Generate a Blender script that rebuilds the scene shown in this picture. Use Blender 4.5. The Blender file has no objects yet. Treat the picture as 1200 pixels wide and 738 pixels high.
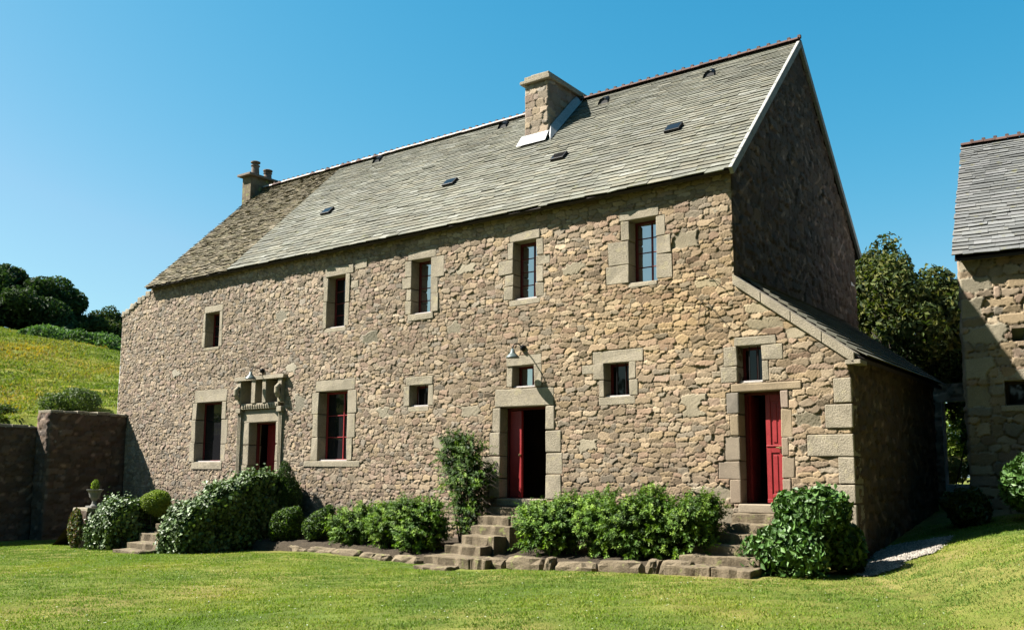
import bpy, bmesh, math, random
import numpy as np
from mathutils import Vector, Matrix
random.seed(7); RNG=np.random.default_rng(11)
scene=bpy.context.scene; COL=scene.collection
R=math.radians
KB=.47                    # overall reflectance scale: the picture is exposed bright and contrasty
SA,SK=1.5,1.95            # sun: metres along +X and down, per metre of +Y

# ------------------------------------------------------------ materials
def newmat(name, rough=.9):
    m=bpy.data.materials.new(name); m.use_nodes=True
    nt=m.node_tree; b=nt.nodes['Principled BSDF']; b.inputs['Roughness'].default_value=rough
    b.inputs['Specular IOR Level'].default_value=.25
    return m,nt,b
def N(nt,t,**k):
    n=nt.nodes.new(t)
    for a,v in k.items(): setattr(n,a,v)
    return n
def noise(nt,scale,detail=4,rough=.6,vec=None,w=None):
    n=N(nt,'ShaderNodeTexNoise'); n.inputs['Scale'].default_value=scale
    n.inputs['Detail'].default_value=detail; n.inputs['Roughness'].default_value=rough
    if vec is None:
        tc=N(nt,'ShaderNodeTexCoord'); vec=tc.outputs['Object']
    nt.links.new(vec,n.inputs['Vector']); return n
def ramp(nt,src,stops):
    r=N(nt,'ShaderNodeValToRGB'); e=r.color_ramp.elements
    while len(e)<len(stops): e.new(.5)
    for i,(p,c) in enumerate(stops): e[i].position=p; e[i].color=(c[0],c[1],c[2],1) if hasattr(c,'__len__') else (c,c,c,1)
    nt.links.new(src,r.inputs[0]); return r
def mix(nt,fac,a,b,mode='MIX'):
    m=N(nt,'ShaderNodeMix',data_type='RGBA',blend_type=mode)
    for s,v in ((0,fac),(6,a),(7,b)):
        if hasattr(v,'is_linked') or hasattr(v,'links'): nt.links.new(v,m.inputs[s])
        elif s==0: m.inputs[0].default_value=v
        else: m.inputs[s].default_value=(v[0],v[1],v[2],1)
    return m.outputs[2]
def bump(nt,b,h,strength,dist):
    n=N(nt,'ShaderNodeBump'); n.inputs['Strength'].default_value=strength; n.inputs['Distance'].default_value=dist
    nt.links.new(h,n.inputs['Height']); nt.links.new(n.outputs[0],b.inputs['Normal'])
def attrmat(name,rough=.92,n1=9,v1=(.72,1.25),n2=55,bs=.5,bd=.02,lichen=None):
    m,nt,b=newmat(name,rough)
    a=N(nt,'ShaderNodeAttribute',attribute_name='Col')
    t1=noise(nt,n1,5); r1=ramp(nt,t1.outputs[0],[(.3,v1[0]),(.7,v1[1])])
    c=mix(nt,1,a.outputs['Color'],r1.outputs[0],'MULTIPLY')
    t2=noise(nt,n2,4,.7); r2=ramp(nt,t2.outputs[0],[(.3,.75),(.72,1.18)])
    c=mix(nt,1,c,r2.outputs[0],'MULTIPLY')
    if lichen:
        t3=noise(nt,lichen[1],5,.65); r3=ramp(nt,t3.outputs[0],[(lichen[2],0.),(lichen[2]+.08,1.)])
        c=mix(nt,r3.outputs[0],c,tuple(q*KB for q in lichen[0]))
    nt.links.new(c,b.inputs['Base Color']); bump(nt,b,t2.outputs[0],bs,bd); return m
def noisemat(name,c0,c1,scale,rough=.9,bs=.4,bd=.01,scale2=None,spots=None,metal=0):
    m,nt,b=newmat(name,rough); t=noise(nt,scale,6,.65)
    c0,c1=[tuple(q*KB for q in z) for z in (c0,c1)]
    r=ramp(nt,t.outputs[0],[(.3,c0),(.7,c1)]); c=r.outputs[0]
    t2=noise(nt,scale2 or scale*7,4,.7); r2=ramp(nt,t2.outputs[0],[(.3,.7),(.7,1.25)])
    c=mix(nt,1,c,r2.outputs[0],'MULTIPLY')
    if spots:
        t3=noise(nt,spots[1],5,.6); r3=ramp(nt,t3.outputs[0],[(spots[2],0.),(spots[2]+.1,1.)]); c=mix(nt,r3.outputs[0],c,spots[0])
    nt.links.new(c,b.inputs['Base Color']); b.inputs['Metallic'].default_value=metal
    bump(nt,b,t2.outputs[0],bs,bd); return m
M={}
M['rubble']=attrmat('rubble stone',.95,2.2,(.8,1.18),60,.55,.015,lichen=((.30,.29,.23),5,.66))
M['dressed']=noisemat('dressed granite',(.37,.32,.235),(.57,.49,.37),2.6,.95,.9,.02,38,spots=((.26,.225,.15),6,.57))
M['slate']=attrmat('stone slate',.95,.55,(.80,1.15),30,.45,.008,lichen=((.22,.215,.13),4.5,.60))
M['oldslate']=attrmat('mossy slate',.95,4,(.65,1.25),30,.8,.02,lichen=((.12,.115,.05),9,.58))
M['ridge']=attrmat('ridge tile',.85,6,(.8,1.2),50,.4,.01)
M['verge']=noisemat('verge mortar',(.38,.38,.36),(.52,.52,.50),4,.9,.4,.01)
M['flash']=noisemat('lead flashing',(.45,.46,.47),(.62,.62,.62),5,.6,.2,.005)
M['red']=noisemat('red door paint',(.37,.035,.04),(.47,.05,.055),6,.42,.08,.002,60)
M['frame']=noisemat('dark red window paint',(.16,.02,.02),(.24,.035,.03),8,.5,.1,.002)
M['darkwood']=noisemat('dark wood',(.035,.022,.016),(.06,.04,.03),8,.7,.3,.004)
M['pale']=noisemat('pale inner sill',(.62,.56,.55),(.75,.7,.68),8,.7,.1,.002)
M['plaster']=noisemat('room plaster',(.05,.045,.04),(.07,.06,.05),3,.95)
M['iron']=noisemat('black iron',(.02,.02,.022),(.04,.04,.04),20,.5,.2,.002,metal=.6)
M['zinc']=noisemat('grey green enamel',(.14,.19,.19),(.2,.25,.24),20,.4,.1,.002)
M['brass']=noisemat('brass',(.75,.6,.3),(.8,.65,.35),20,.3,.05,.001,metal=.9)
M['terracotta']=noisemat('weathered pot',(.20,.15,.12),(.3,.24,.2),8,.9)
M['pot']=noisemat('pale stone urn',(.22,.22,.2),(.34,.33,.3),8,.9)  # pale urn stone darkened: the wall's shade is put into the colour
M['step']=noisemat('step stone',(.15,.115,.07),(.34,.27,.18),4,.95,.8,.03,30,spots=((.16,.17,.06),5,.58))
M['bark']=noisemat('bark',(.05,.04,.03),(.11,.09,.07),6,.95,.8,.03)
M['stem']=noisemat('dry vine stem',(.05,.035,.025),(.09,.07,.05),12,.9)
def glassm(name,ior,col,rough=.03):
    m,nt,b=newmat(name,rough); b.inputs['Base Color'].default_value=(*col,1); b.inputs['IOR'].default_value=ior
    b.inputs['Specular IOR Level'].default_value=.5
    t=noise(nt,2.5,1); bump(nt,b,t.outputs[0],.15,.02); return m
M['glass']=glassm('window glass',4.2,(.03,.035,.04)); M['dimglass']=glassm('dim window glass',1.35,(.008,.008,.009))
def leafm(name,rough=.55,trans=.22,spec=.16):
    m,nt,b=newmat(name,rough); b.inputs['Specular IOR Level'].default_value=spec
    a=N(nt,'ShaderNodeAttribute',attribute_name='Col'); nt.links.new(a.outputs['Color'],b.inputs['Base Color'])
    tr=N(nt,'ShaderNodeBsdfTranslucent'); nt.links.new(mix(nt,1,a.outputs['Color'],(1.3,1.5,.5),'MULTIPLY'),tr.inputs['Color'])
    ms=N(nt,'ShaderNodeMixShader'); ms.inputs[0].default_value=trans
    nt.links.new(b.outputs[0],ms.inputs[1]); nt.links.new(tr.outputs[0],ms.inputs[2])
    nt.links.new(ms.outputs[0],nt.nodes['Material Output'].inputs[0]); return m
M['leaf']=leafm('leaf'); M['gloss']=leafm('glossy leaf',.5,.08,.25); M['matleaf']=leafm('matt leaf',.7,.25,.15)
M['blade']=leafm('grass blade',.65,.3,.1)
# lawn
m,nt,b=newmat('lawn turf',.95); b.inputs['Specular IOR Level'].default_value=.05
t1=noise(nt,.22,6,.65); r1=ramp(nt,t1.outputs[0],[(.38,(.11,.165,.036)),(.49,(.19,.222,.048)),(.57,(.265,.25,.072)),(.66,(.32,.245,.12))])
t2=noise(nt,1.7,6,.7); r2=ramp(nt,t2.outputs[0],[(.3,.68),(.7,1.3)])
c=mix(nt,1,r1.outputs[0],r2.outputs[0],'MULTIPLY')
t3=noise(nt,28,5,.75); r3=ramp(nt,t3.outputs[0],[(.3,.3),(.7,.68)])
c=mix(nt,1,c,r3.outputs[0],'MULTIPLY'); nt.links.new(c,b.inputs['Base Color']); bump(nt,b,t3.outputs[0],.7,.04); M['lawn']=m
m,nt,b=newmat('meadow',.95); b.inputs['Specular IOR Level'].default_value=.05
t1=noise(nt,.28,7,.7); r1=ramp(nt,t1.outputs[0],[(.36,(.17,.24,.04)),(.52,(.27,.32,.06)),(.66,(.42,.36,.06)),(.76,(.52,.34,.04))])
t3=noise(nt,5,7,.8); r3=ramp(nt,t3.outputs[0],[(.3,.3),(.7,.68)])
c=mix(nt,1,r1.outputs[0],r3.outputs[0],'MULTIPLY'); nt.links.new(c,b.inputs['Base Color']); bump(nt,b,t3.outputs[0],1,.2); M['meadow']=m
M['soil']=noisemat('bed soil',(.045,.032,.02),(.10,.075,.045),3,.98,1,.04,25)
M['gravel']=noisemat('pale gravel',(.26,.235,.205),(.42,.385,.34),7,.95,1,.03,60)

# ------------------------------------------------------------ object helpers
def tag(o,label=None,cat=None,group=None,kind=None):
    if label:o['label']=label
    if cat:o['category']=cat
    if group:o['group']=group
    if kind:o['kind']=kind
    return o
def link(name,me,mat,parent=None):
    o=bpy.data.objects.new(name,me); COL.objects.link(o)
    if mat: me.materials.append(mat)
    if parent is not None: o.parent=parent; o.matrix_parent_inverse=Matrix.Translation(parent_world(parent)).inverted()
    return o
def parent_world(p):
    # everything here is built in world coordinates; parents only translate
    v=Vector((0,0,0))
    q=p
    while q is not None:
        v+=q.location + (q.matrix_parent_inverse.translation if q.parent else Vector())
        q=q.parent
    return v
def thing(name,loc,label,cat,group=None):
    e=bpy.data.objects.new(name,None); COL.objects.link(e); e.location=loc; e.empty_display_size=.3
    return tag(e,label,cat,group)
def npmesh(name,V,F,cols=None,smooth=False):
    """V (n,3), F (m,k) all faces with k corners, cols per vertex"""
    me=bpy.data.meshes.new(name); V=np.asarray(V,np.float32); F=np.asarray(F,np.int32); m,k=F.shape
    me.vertices.add(len(V)); me.vertices.foreach_set('co',V.ravel())
    me.loops.add(m*k); me.loops.foreach_set('vertex_index',F.ravel())
    me.polygons.add(m); me.polygons.foreach_set('loop_start',np.arange(0,m*k,k,dtype=np.int32))
    me.polygons.foreach_set('loop_total',np.full(m,k,np.int32))
    me.polygons.foreach_set('use_smooth',np.full(m,bool(smooth)))
    if cols is not None:
        a=me.color_attributes.new('Col','FLOAT_COLOR','POINT'); c=np.ones((len(V),4),np.float32); c[:,:3]=cols; a.data.foreach_set('color',c.ravel())
    me.update(calc_edges=True); me.validate(); return me
BF=np.array([[0,3,2,1],[4,5,6,7],[0,1,5,4],[1,2,6,5],[2,3,7,6],[3,0,4,7]])
class MB:
    def __init__(s): s.V=[];s.F=[];s.C=[];s.n=0
    def raw(s,V,F,c=(.5,.5,.5)):
        V=[tuple(v) for v in V]; s.V+=V; s.F+=[tuple(int(i)+s.n for i in f) for f in F]; s.C+=[c]*len(V); s.n+=len(V); return s
    def box(s,x0,x1,y0,y1,z0,z1,c=(.5,.5,.5),j=0,mat=None):
        P=[(x0,y0,z0),(x1,y0,z0),(x1,y1,z0),(x0,y1,z0),(x0,y0,z1),(x1,y0,z1),(x1,y1,z1),(x0,y1,z1)]
        if j: P=[tuple(q+random.uniform(-j,j) for q in p) for p in P]
        if mat is not None: P=[tuple(mat@Vector(p)) for p in P]
        return s.raw(P,BF,c)
    def tube(s,pts,rad,n=8,c=(.5,.5,.5)):
        pts=[Vector(p) for p in pts]; rr=rad if hasattr(rad,'__len__') else [rad]*len(pts); V=[]
        for i,p in enumerate(pts):
            d=(pts[min(i+1,len(pts)-1)]-pts[max(i-1,0)]).normalized(); a=d.orthogonal().normalized() if i==0 else (a-d*a.dot(d)).normalized(); b_=d.cross(a)
            for k in range(n): t=2*math.pi*k/n; V.append(p+(a*math.cos(t)+b_*math.sin(t))*rr[i])
        F=[(i*n+k,i*n+(k+1)%n,(i+1)*n+(k+1)%n,(i+1)*n+k) for i in range(len(pts)-1) for k in range(n)]
        F+=[tuple(range(n))[::-1],tuple((len(pts)-1)*n+k for k in range(n))]
        return s.raw(V,F,c)
    def lathe(s,cen,prof,n=20,c=(.5,.5,.5)):
        cx,cy,cz=cen; V=[(cx+r*math.cos(2*math.pi*k/n),cy+r*math.sin(2*math.pi*k/n),cz+z) for r,z in prof for k in range(n)]
        F=[(i*n+k,i*n+(k+1)%n,(i+1)*n+(k+1)%n,(i+1)*n+k) for i in range(len(prof)-1) for k in range(n)]
        F+=[tuple(range(n))[::-1],tuple((len(prof)-1)*n+k for k in range(n))]
        return s.raw(V,F,c)
    def build(s,name,mat,parent=None,bevel=0,smooth=False,seg=2):
        me=bpy.data.meshes.new(name); me.from_pydata(s.V,[],s.F); me.update()
        a=me.color_attributes.new('Col','FLOAT_COLOR','POINT'); a.data.foreach_set('color',np.hstack([np.array(s.C,np.float32),np.ones((s.n,1),np.float32)]).ravel())
        if smooth: me.polygons.foreach_set('use_smooth',[True]*len(me.polygons))
        o=link(name,me,mat,parent)
        if bevel:
            b=o.modifiers.new('bevel','BEVEL'); b.width=bevel; b.segments=seg; b.limit_method='ANGLE'
        return o

# ------------------------------------------------------------ rubble masonry as real relief
PAL=np.array([(.47,.37,.27),(.42,.335,.235),(.36,.30,.225),(.52,.42,.30),(.40,.29,.22),(.34,.31,.26),(.49,.385,.25),(.44,.34,.275),(.30,.245,.185),(.56,.475,.36)])*KB
PAL=PAL*.8+PAL.mean(0)*.2; PAL=PAL*np.array((1.0,.98,.97))
def rubble(name,O,U,Vv,W,H,res,size,inside,holes=(),flat=(),amp=.035,seed=1,big=(),tint=None,parent=None,mat='rubble',mortar=(.27,.22,.16),edge=True,pal=PAL):
    rng=np.random.default_rng(seed); U=np.array(U,float);Vv=np.array(Vv,float);O=np.array(O,float); Nn=np.cross(U,Vv)
    nu,nv=int(W/res)+1,int(H/res)+1
    us=np.linspace(0,W,nu); vs=np.linspace(0,H,nv)
    UU,VV=np.meshgrid(us,vs)  # (nv,nu)
    ph=rng.uniform(0,6.28,12)
    wu=UU+.009*np.sin(VV*23+ph[0]+2*np.sin(UU*7+ph[1]))+.006*np.sin(UU*41+VV*37+ph[2])
    wv=VV+.009*np.sin(UU*19+ph[3]+2*np.sin(VV*9+ph[4]))+.006*np.sin(UU*47-VV*31+ph[5])
    F1=np.full(UU.shape,9.,np.float32); F2=F1.copy(); S1=np.zeros(UU.shape,np.float32); ID=np.zeros(UU.shape,np.int32)
    sites=[]
    for (a,b_,c,d,pale) in big: sites.append((a,b_,c,d,0,pale))
    v=-.05
    while v<H+.1:
        hh=None; u=-.1+rng.uniform(0,.1); rowh=rng.uniform(.8,1.35)
        while u<W+.2:
            h0,ar,jit=size(u,v); h=h0*rowh
            w=h*rng.uniform(ar[0],ar[1]); 
            if rng.random()<.12: w*=.5
            cz=v+h/2+rng.normal(0,h*jit); hz=h*rng.uniform(.75,1.25)*(1.5 if rng.random()<.1 else 1)
            sites.append((u+w/2,cz,w/2,hz/2,rng.normal(0,.5*jit),0)); u+=w; hh=h
        v+=size(W*.5,v)[0]*rowh*.98
    B=big
    def inb(s):
        for (a,b_,c,d,_) in B:
            if abs(s[0]-a)<c*.8 and abs(s[1]-b_)<d*.8: return True
        return False
    sites=[s for i,s in enumerate(sites) if i<len(big) or not inb(s)]
    S=np.array(sites)
    for i,(cu,cv,ru,rv,rot,pale) in enumerate(sites):
        reach=2.4; m=max(ru,rv)
        i0=max(0,int((cu-ru*reach-m*.4)/res)); i1=min(nu,int((cu+ru*reach+m*.4)/res)+2)
        j0=max(0,int((cv-rv*reach-m*.4)/res)); j1=min(nv,int((cv+rv*reach+m*.4)/res)+2)
        if i0>=i1 or j0>=j1: continue
        du=wu[j0:j1,i0:i1]-cu; dv=wv[j0:j1,i0:i1]-cv
        if rot: cr,sr=math.cos(rot),math.sin(rot); du,dv=du*cr+dv*sr,-du*sr+dv*cr
        p=6 if pale else (2.6 if rng.random()<.4 else 4.2)
        d=(np.abs(du/ru)**p+np.abs(dv/rv)**p)**(1/p)
        f1=F1[j0:j1,i0:i1]; f2=F2[j0:j1,i0:i1]; s1=S1[j0:j1,i0:i1]; idd=ID[j0:j1,i0:i1]
        n=d<f1; f2[:]=np.where(n,f1,np.minimum(f2,d)); s1[n]=min(ru,rv); idd[n]=i; f1[n]=d[n]
    gap=(F2-F1)*S1            # metres-ish to the joint
    off=rng.uniform(-.3,.35,len(S)); tu=rng.normal(0,.06,len(S)); tv=rng.normal(0,.09,len(S))
    prof=np.clip((gap-.0015)/(.008+.05*S1),0,1); prof=prof*prof*(3-2*prof)
    over=np.clip((F1-2.2)/.3,0,1); prof*=1-over
    fine=.0035*(np.sin(UU*90+5*np.sin(VV*60+ph[6]))*np.sin(VV*110+4*np.sin(UU*70+ph[7]))+np.sin(UU*190+VV*60)*np.sin(VV*170-UU*80))
    h=prof*(amp*(.75+off[ID])+tu[ID]*(UU-S[ID,0])+tv[ID]*(VV-S[ID,1]))+fine
    h+=.015*np.sin(UU*.9+ph[8])*np.sin(VV*1.3+ph[9])
    K=len(pal); ci=rng.integers(0,K,len(S)); base=pal[ci]*rng.uniform(.8,1.18,(len(S),1))
    for i,s in enumerate(sites):
        if s[5]: base[i]=np.array((.50,.45,.35))*KB*s[5]; off[i]=.3
    mort=np.array(mortar)*KB
    C=base[ID]*prof[...,None]+mort*(1-prof[...,None])
    if tint is not None: C=C*tint(UU,VV)
    for (a0,a1,b0,b1) in flat:
        k=(UU>a0)&(UU<a1)&(VV>b0)&(VV<b1); h[k]=-.012
    if edge:
        e=np.minimum(UU,W-UU); k=np.clip(e/.02,0,1); h=h*k
    P=O+UU[...,None]*U+VV[...,None]*Vv+h[...,None]*Nn
    idx=np.arange(nu*nv).reshape(nv,nu)
    Fq=np.stack([idx[:-1,:-1],idx[:-1,1:],idx[1:,1:],idx[1:,:-1]],-1)
    cu=(UU[:-1,:-1]+UU[1:,1:])/2; cv=(VV[:-1,:-1]+VV[1:,1:])/2
    keep=inside(cu,cv)
    for (a0,a1,b0,b1) in holes: keep&=~((cu>a0)&(cu<a1)&(cv>b0)&(cv<b1))
    Fq=Fq[keep]; used=np.zeros(nu*nv,bool); used[Fq.ravel()]=True; re=np.cumsum(used)-1
    me=npmesh(name,P.reshape(-1,3)[used],re[Fq],C.reshape(-1,3)[used],smooth=True)
    return link(name,me,M[mat],parent)

# ------------------------------------------------------------ the ground
def sm(t): t=np.clip(t,0,1); return t*t*(3-2*t)
BX=[-60,-24,-19.5,-16,-12.5,-9,-5,1,60]; BZ=[-.4,-.4,-.36,-.33,-.26,-.17,-.2,0.,0.]
def G(x,y):
    x=np.asarray(x,float);y=np.asarray(y,float)
    z=np.interp(x,BX,BZ)
    s=(x-2.05)*.6+(y+.15)*.36; s=np.where(x>1.2,s,s-(1.2-x)*2); r=.40*np.maximum(s,0); r=1.25*np.tanh(r/1.25)
    return z+r+.012*np.sin(x*.9)*np.sin(y*1.1+1)
def gz(x,y): return float(G(x,y))
def axis(lo,hi,step,far):
    a=list(np.arange(lo,hi+1e-6,step)); st=step
    p=hi
    while p<far: st*=1.5; p+=st; a.append(p)
    st=step;p=lo
    while p>-far: st*=1.5; p-=st; a.insert(0,p)
    return np.array(a)
xs=axis(-24,12,.2,700); ys=axis(-17,12,.2,700); XX,YY=np.meshgrid(xs,ys); ZZ=G(XX,YY)+RNG.normal(0,.006,XX.shape)*(np.abs(XX)<25)
V=np.stack([XX,YY,ZZ],-1).reshape(-1,3); ix=np.arange(len(V)).reshape(XX.shape)
link('lawn_ground',npmesh('lawn_ground',V,np.stack([ix[:-1,:-1],ix[:-1,1:],ix[1:,1:],ix[1:,:-1]],-1).reshape(-1,4),smooth=True),M['lawn'])
tag(bpy.data.objects['lawn_ground'],kind='structure')

# ------------------------------------------------------------ foliage
def leaves(P,Nrm,size,rng,col,cvar=.25,aspect=.55,droop=.2,spread=.8,clump=None):
    n=len(P); nr=Nrm+rng.normal(0,spread,(n,3)); nr/=np.linalg.norm(nr,axis=1,keepdims=True)+1e-9
    t=np.cross(nr,rng.normal(0,1,(n,3))); t[:,2]-=droop; t-=nr*(t*nr).sum(1,keepdims=True); t/=np.linalg.norm(t,axis=1,keepdims=True)+1e-9
    bt=np.cross(nr,t); s=size*rng.uniform(.65,1.35,(n,1))
    a=P-t*s*.5; b_=P+bt*s*aspect*.5+nr*s*.08; c=P+t*s*.5-nr*s*.1; d=P-bt*s*aspect*.5+nr*s*.08
    V=np.stack([a,b_,c,d],1).reshape(-1,3); F=np.arange(4*n).reshape(n,4)
    cc=np.array(col)
    cc=cc*.68
    if cc.ndim==2: k=rng.integers(0,len(cc),n); base=cc[k]
    else: base=np.tile(cc,(n,1))
    base=base*rng.uniform(1-cvar,1+cvar,(n,1))
    if clump is not None: base=base*clump[:,None]
    return V,F,np.repeat(base,4,axis=0)
def blobpts(blobs,n,rng,lump=.22,freq=3.,shell=.45,gap=0.):
    B=np.array(blobs,float); area=(B[:,3]*B[:,4]+B[:,4]*B[:,5]+B[:,3]*B[:,5]); pr=area/area.sum()
    k=rng.choice(len(B),n,p=pr); d=rng.normal(0,1,(n,3)); d/=np.linalg.norm(d,axis=1,keepdims=True)
    b=B[k]; P0=b[:,:3]+d*b[:,3:]
    w=np.zeros(n)
    for i in range(5):
        q=rng.normal(0,1,3); q*=freq*(1+.6*i)/np.linalg.norm(q); w+=np.sin(P0@q+rng.uniform(0,6.28))/(1+.4*i)
    w/=2.
    r=1-shell*rng.random(n)**1.7
    P=b[:,:3]+d*b[:,3:]*(r*(1+lump*w))[:,None]
    keep=np.ones(n,bool)
    if gap: keep&= (w>-1+gap*rng.random(n)*1.6)
    for i in range(len(B)):
        q=((P-B[i,:3])/B[i,3:]); keep&=~((k!=i)&((q**2).sum(1)<.45))
    nrm=d/b[:,3:]; nrm/=np.linalg.norm(nrm,axis=1,keepdims=True)
    return P[keep],nrm[keep],w[keep]
def foliage(name,blobs,n,size,col,mat='leaf',parent=None,seed=0,lump=.22,freq=3.,shell=.45,gap=0.,aspect=.55,spread=.8,droop=.2,cvar=.28,groundclip=True,twigs=0):
    rng=np.random.default_rng(seed+100); P,nr,w=blobpts(blobs,n,rng,lump,freq,shell,gap)
    if groundclip:
        k=P[:,2]>G(P[:,0],P[:,1])+.01; P,nr,w=P[k],nr[k],w[k]
    V,F,C=leaves(P,nr,size,rng,col,cvar,aspect,droop,spread,clump=1+.16*np.clip(w,-1,1))
    return link(name,npmesh(name,V,F,C),M[mat],parent)
def stems(name,base,tips,r,mat,parent,bend=.15):
    mb=MB()
    for t in tips:
        b_=Vector(base)+Vector((random.uniform(-.1,.1),random.uniform(-.1,.1),0))*r*4; t=Vector(t); mid=(b_+t)/2+Vector((random.uniform(-bend,bend),random.uniform(-bend,bend),0))
        mb.tube([b_,b_.lerp(mid,.6),mid,mid.lerp(t,.6),t],[r,r*.85,r*.65,r*.45,r*.15],6)
    return mb.build(name,M[mat],parent,smooth=True)

# ------------------------------------------------------------ FARMHOUSE
HX0,HX1,LX=-21.22,0.,2.1; HD=8.1; EZ=7.45; RY,RZ=4.05,11.72
house=thing('farmhouse',(-9.5,4,0),'long rubble stone farmhouse with steep stone slate roof and red doors','farmhouse')
# name: (x0,x1,z0,z1)
OP=dict(uw1=(-16.66,-16.0,5.27,6.32),uw2=(-11.38,-10.7,5.38,6.76),uw3=(-8.36,-7.72,5.45,6.80),uw4=(-5.24,-4.62,5.47,6.80),uw5=(-2.26,-1.64,5.50,6.82),
 gw1=(-16.9,-15.68,1.92,3.65),ldoor=(-14.42,-13.26,.75,3.0),gw2=(-11.57,-10.5,1.92,3.71),sw=(-8.35,-7.76,3.2,3.71),cw=(-5.26,-4.66,3.5,3.98),cd=(-5.58,-4.36,1.07,3.07),
 mw=(-2.88,-2.3,3.18,3.88),rw=(.04,.51,3.32,4.0),rd=(.05,.84,1.07,3.14))
NICHE=(-14.86,-12.98,3.38,4.16)
def wx(x): return x-HX0
ZB=-.7
def wz(z): return z-ZB
def fsize(u,v):
    x=u+HX0
    t=min(max((x+15)/13,0),1)
    h=.085+.03*t
    if x>-1 and v<4.9: h+=.02
    if x<-19.4: h-=.01
    return h,(1.0+.25*t,2.0+.9*t),.24*(1-t)+.10
def ftop(u):
    x=u+HX0
    return np.where(x<-19.65,6.72+(x-HX0)*.40,np.where(x<0,EZ+.02,5.27-.755*x))-ZB
def finside(cu,cv): return cv<ftop(cu)
def ftint(UU,VV):
    x=UU+HX0; t=sm((x+16)/16)[...,None]
    z=VV+ZB
    c=np.array((.98,.965,.965))*(1-t)+np.array((1.05,.99,.90))*t
    st=1+.13*np.sin(x*.8+np.sin(z*1.7))*np.sin(z*1.1+.5)
    for (a,b_,c_,d_) in [v for k_,v in OP.items() if 'door' not in k_ and k_ not in('cd','rd','cw','rw')]:
        ww=np.exp(-((x-(a+b_)/2-.08*np.sin(z*5+a))/((b_-a)*.42))**4)*sm((c_-.1-z)/.1)*sm((z-(c_-1.3))/1.2); st=st*(1-.20*ww*(.7+.3*np.sin(x*31+np.sin(z*3))))
    oc=np.exp(-((x+1.2)/2.6)**2-((z-4.9)/1.0)**2)[...,None]
    c=c*(1-oc)+oc*c*np.array((1.06,1.0,.86))
    damp=np.clip(1.5-z,0,1)[...,None]*.22
    return c*st[...,None]*(1-damp)
holes=[(wx(a)-.02,wx(b)+.02,wz(c)-.02,wz(d)+.02) for a,b,c,d in OP.values()]+[(wx(NICHE[0]),wx(NICHE[1]),wz(NICHE[2]),wz(NICHE[3]))]
SUR={}  # surround blocks : list of (x0,x1,z0,z1)
def jamb(side,x,z0,z1,ws):
    n=len(ws); zs=np.linspace(z0,z1,n+1); zs[1:-1]+=np.array([random.uniform(-.08,.08) for _ in range(n-1)])
    out=[]
    for i,w in enumerate(ws):
        a,b=(x-w,x) if side<0 else (x,x+w); out.append((a,b,zs[i]+.006,zs[i+1]-.006))
    return out
def surround(k,lint=.22,lo=.16,lo2=None,L=(.17,.2),Rr=(.18,.2),sill=.14,so=.08):
    x0,x1,z0,z1=OP[k]; lo2=lo if lo2 is None else lo2
    bl=[('lintel',x0-lo,x1+lo2,z1,z1+lint)]
    bl+=[('jamb',)+t for t in jamb(-1,x0,z0,z1,L)]+[('jamb',)+t for t in jamb(1,x1,z0,z1,Rr)]
    if sill: bl.append(('stone_sill',x0-so,x1+so,z0-sill,z0-.004))
    SUR[k]=bl
surround('uw1',.2,.1,.14,(.13,.14),(.17,.15),.08,.05)
surround('uw2',.24,.10,.28,(.14,.15),(.16,.18),.12,.08)
SUR['uw2'].append(('jamb',-10.5,-10.22,6.35,6.55)); SUR['uw2'].append(('jamb',-10.36,-9.92,6.83,7.08))
surround('uw3',.22,.12,.16,(.2,.17,.32,.22),(.26,.22,.45,.40)[::1][:2]+(.42,),.16,.1)
surround('uw4',.20,.1,.10,(.26,.24,.42,.16),(.22,.2,.38,.2),.14,.12)
surround('uw5',.20,.22,.08,(.56,.56,.12,.2)[0:1]+(.50,.20),(.36,.34,.22),.10,.02)
surround('gw1',.36,.12,.2,(.26,.2,.22),(.22,.3,.2),.22,.12)
surround('ldoor',.34,.24,.30,(.26,.3,.24,.3),(.3,.26,.3,.26),0)
surround('gw2',.30,.14,.26,(.26,.22,.28),(.22,.3,.34),.16,.5)
surround('sw',.2,.12,.16,(.18,),(.18,),.13,.04)
surround('cw',.22,.16,.20,(.16,),(.20,),0)
surround('cd',.40,.14,.22,(.28,.50,.30,.22),(.42,.44,.44,.24)[:2]+(.40,.24),0)
surround('mw',.26,.28,.34,(.12,.26),(.22,.16),.17,.14)
SUR['mw'].append(('jamb',-3.42,-3.0,3.68,3.86))
surround('rw',.17,.06,.30,(.34,.28),(.14,.42),0)
surround('rd',.15,.16,.42,(.22,.44,.30,.18,.26),(.16,.24,.14,.22,.16),0)
QU=[(1.66,2.1,2.42,2.84),(1.32,2.1,1.93,2.32),(1.86,2.1,1.45,1.92),(1.62,2.1,1.12,1.44),(1.82,2.1,2.86,3.3),(1.5,2.1,.5,1.1),(1.58,2.1,3.02-.0,3.02)][:6]
flat=[(wx(b[1]),wx(b[2]),wz(b[3]),wz(b[4])) for L_ in SUR.values() for b in L_]+[(wx(a)+0,wx(b),wz(c),wz(d)) for a,b,c,d in QU]
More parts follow.
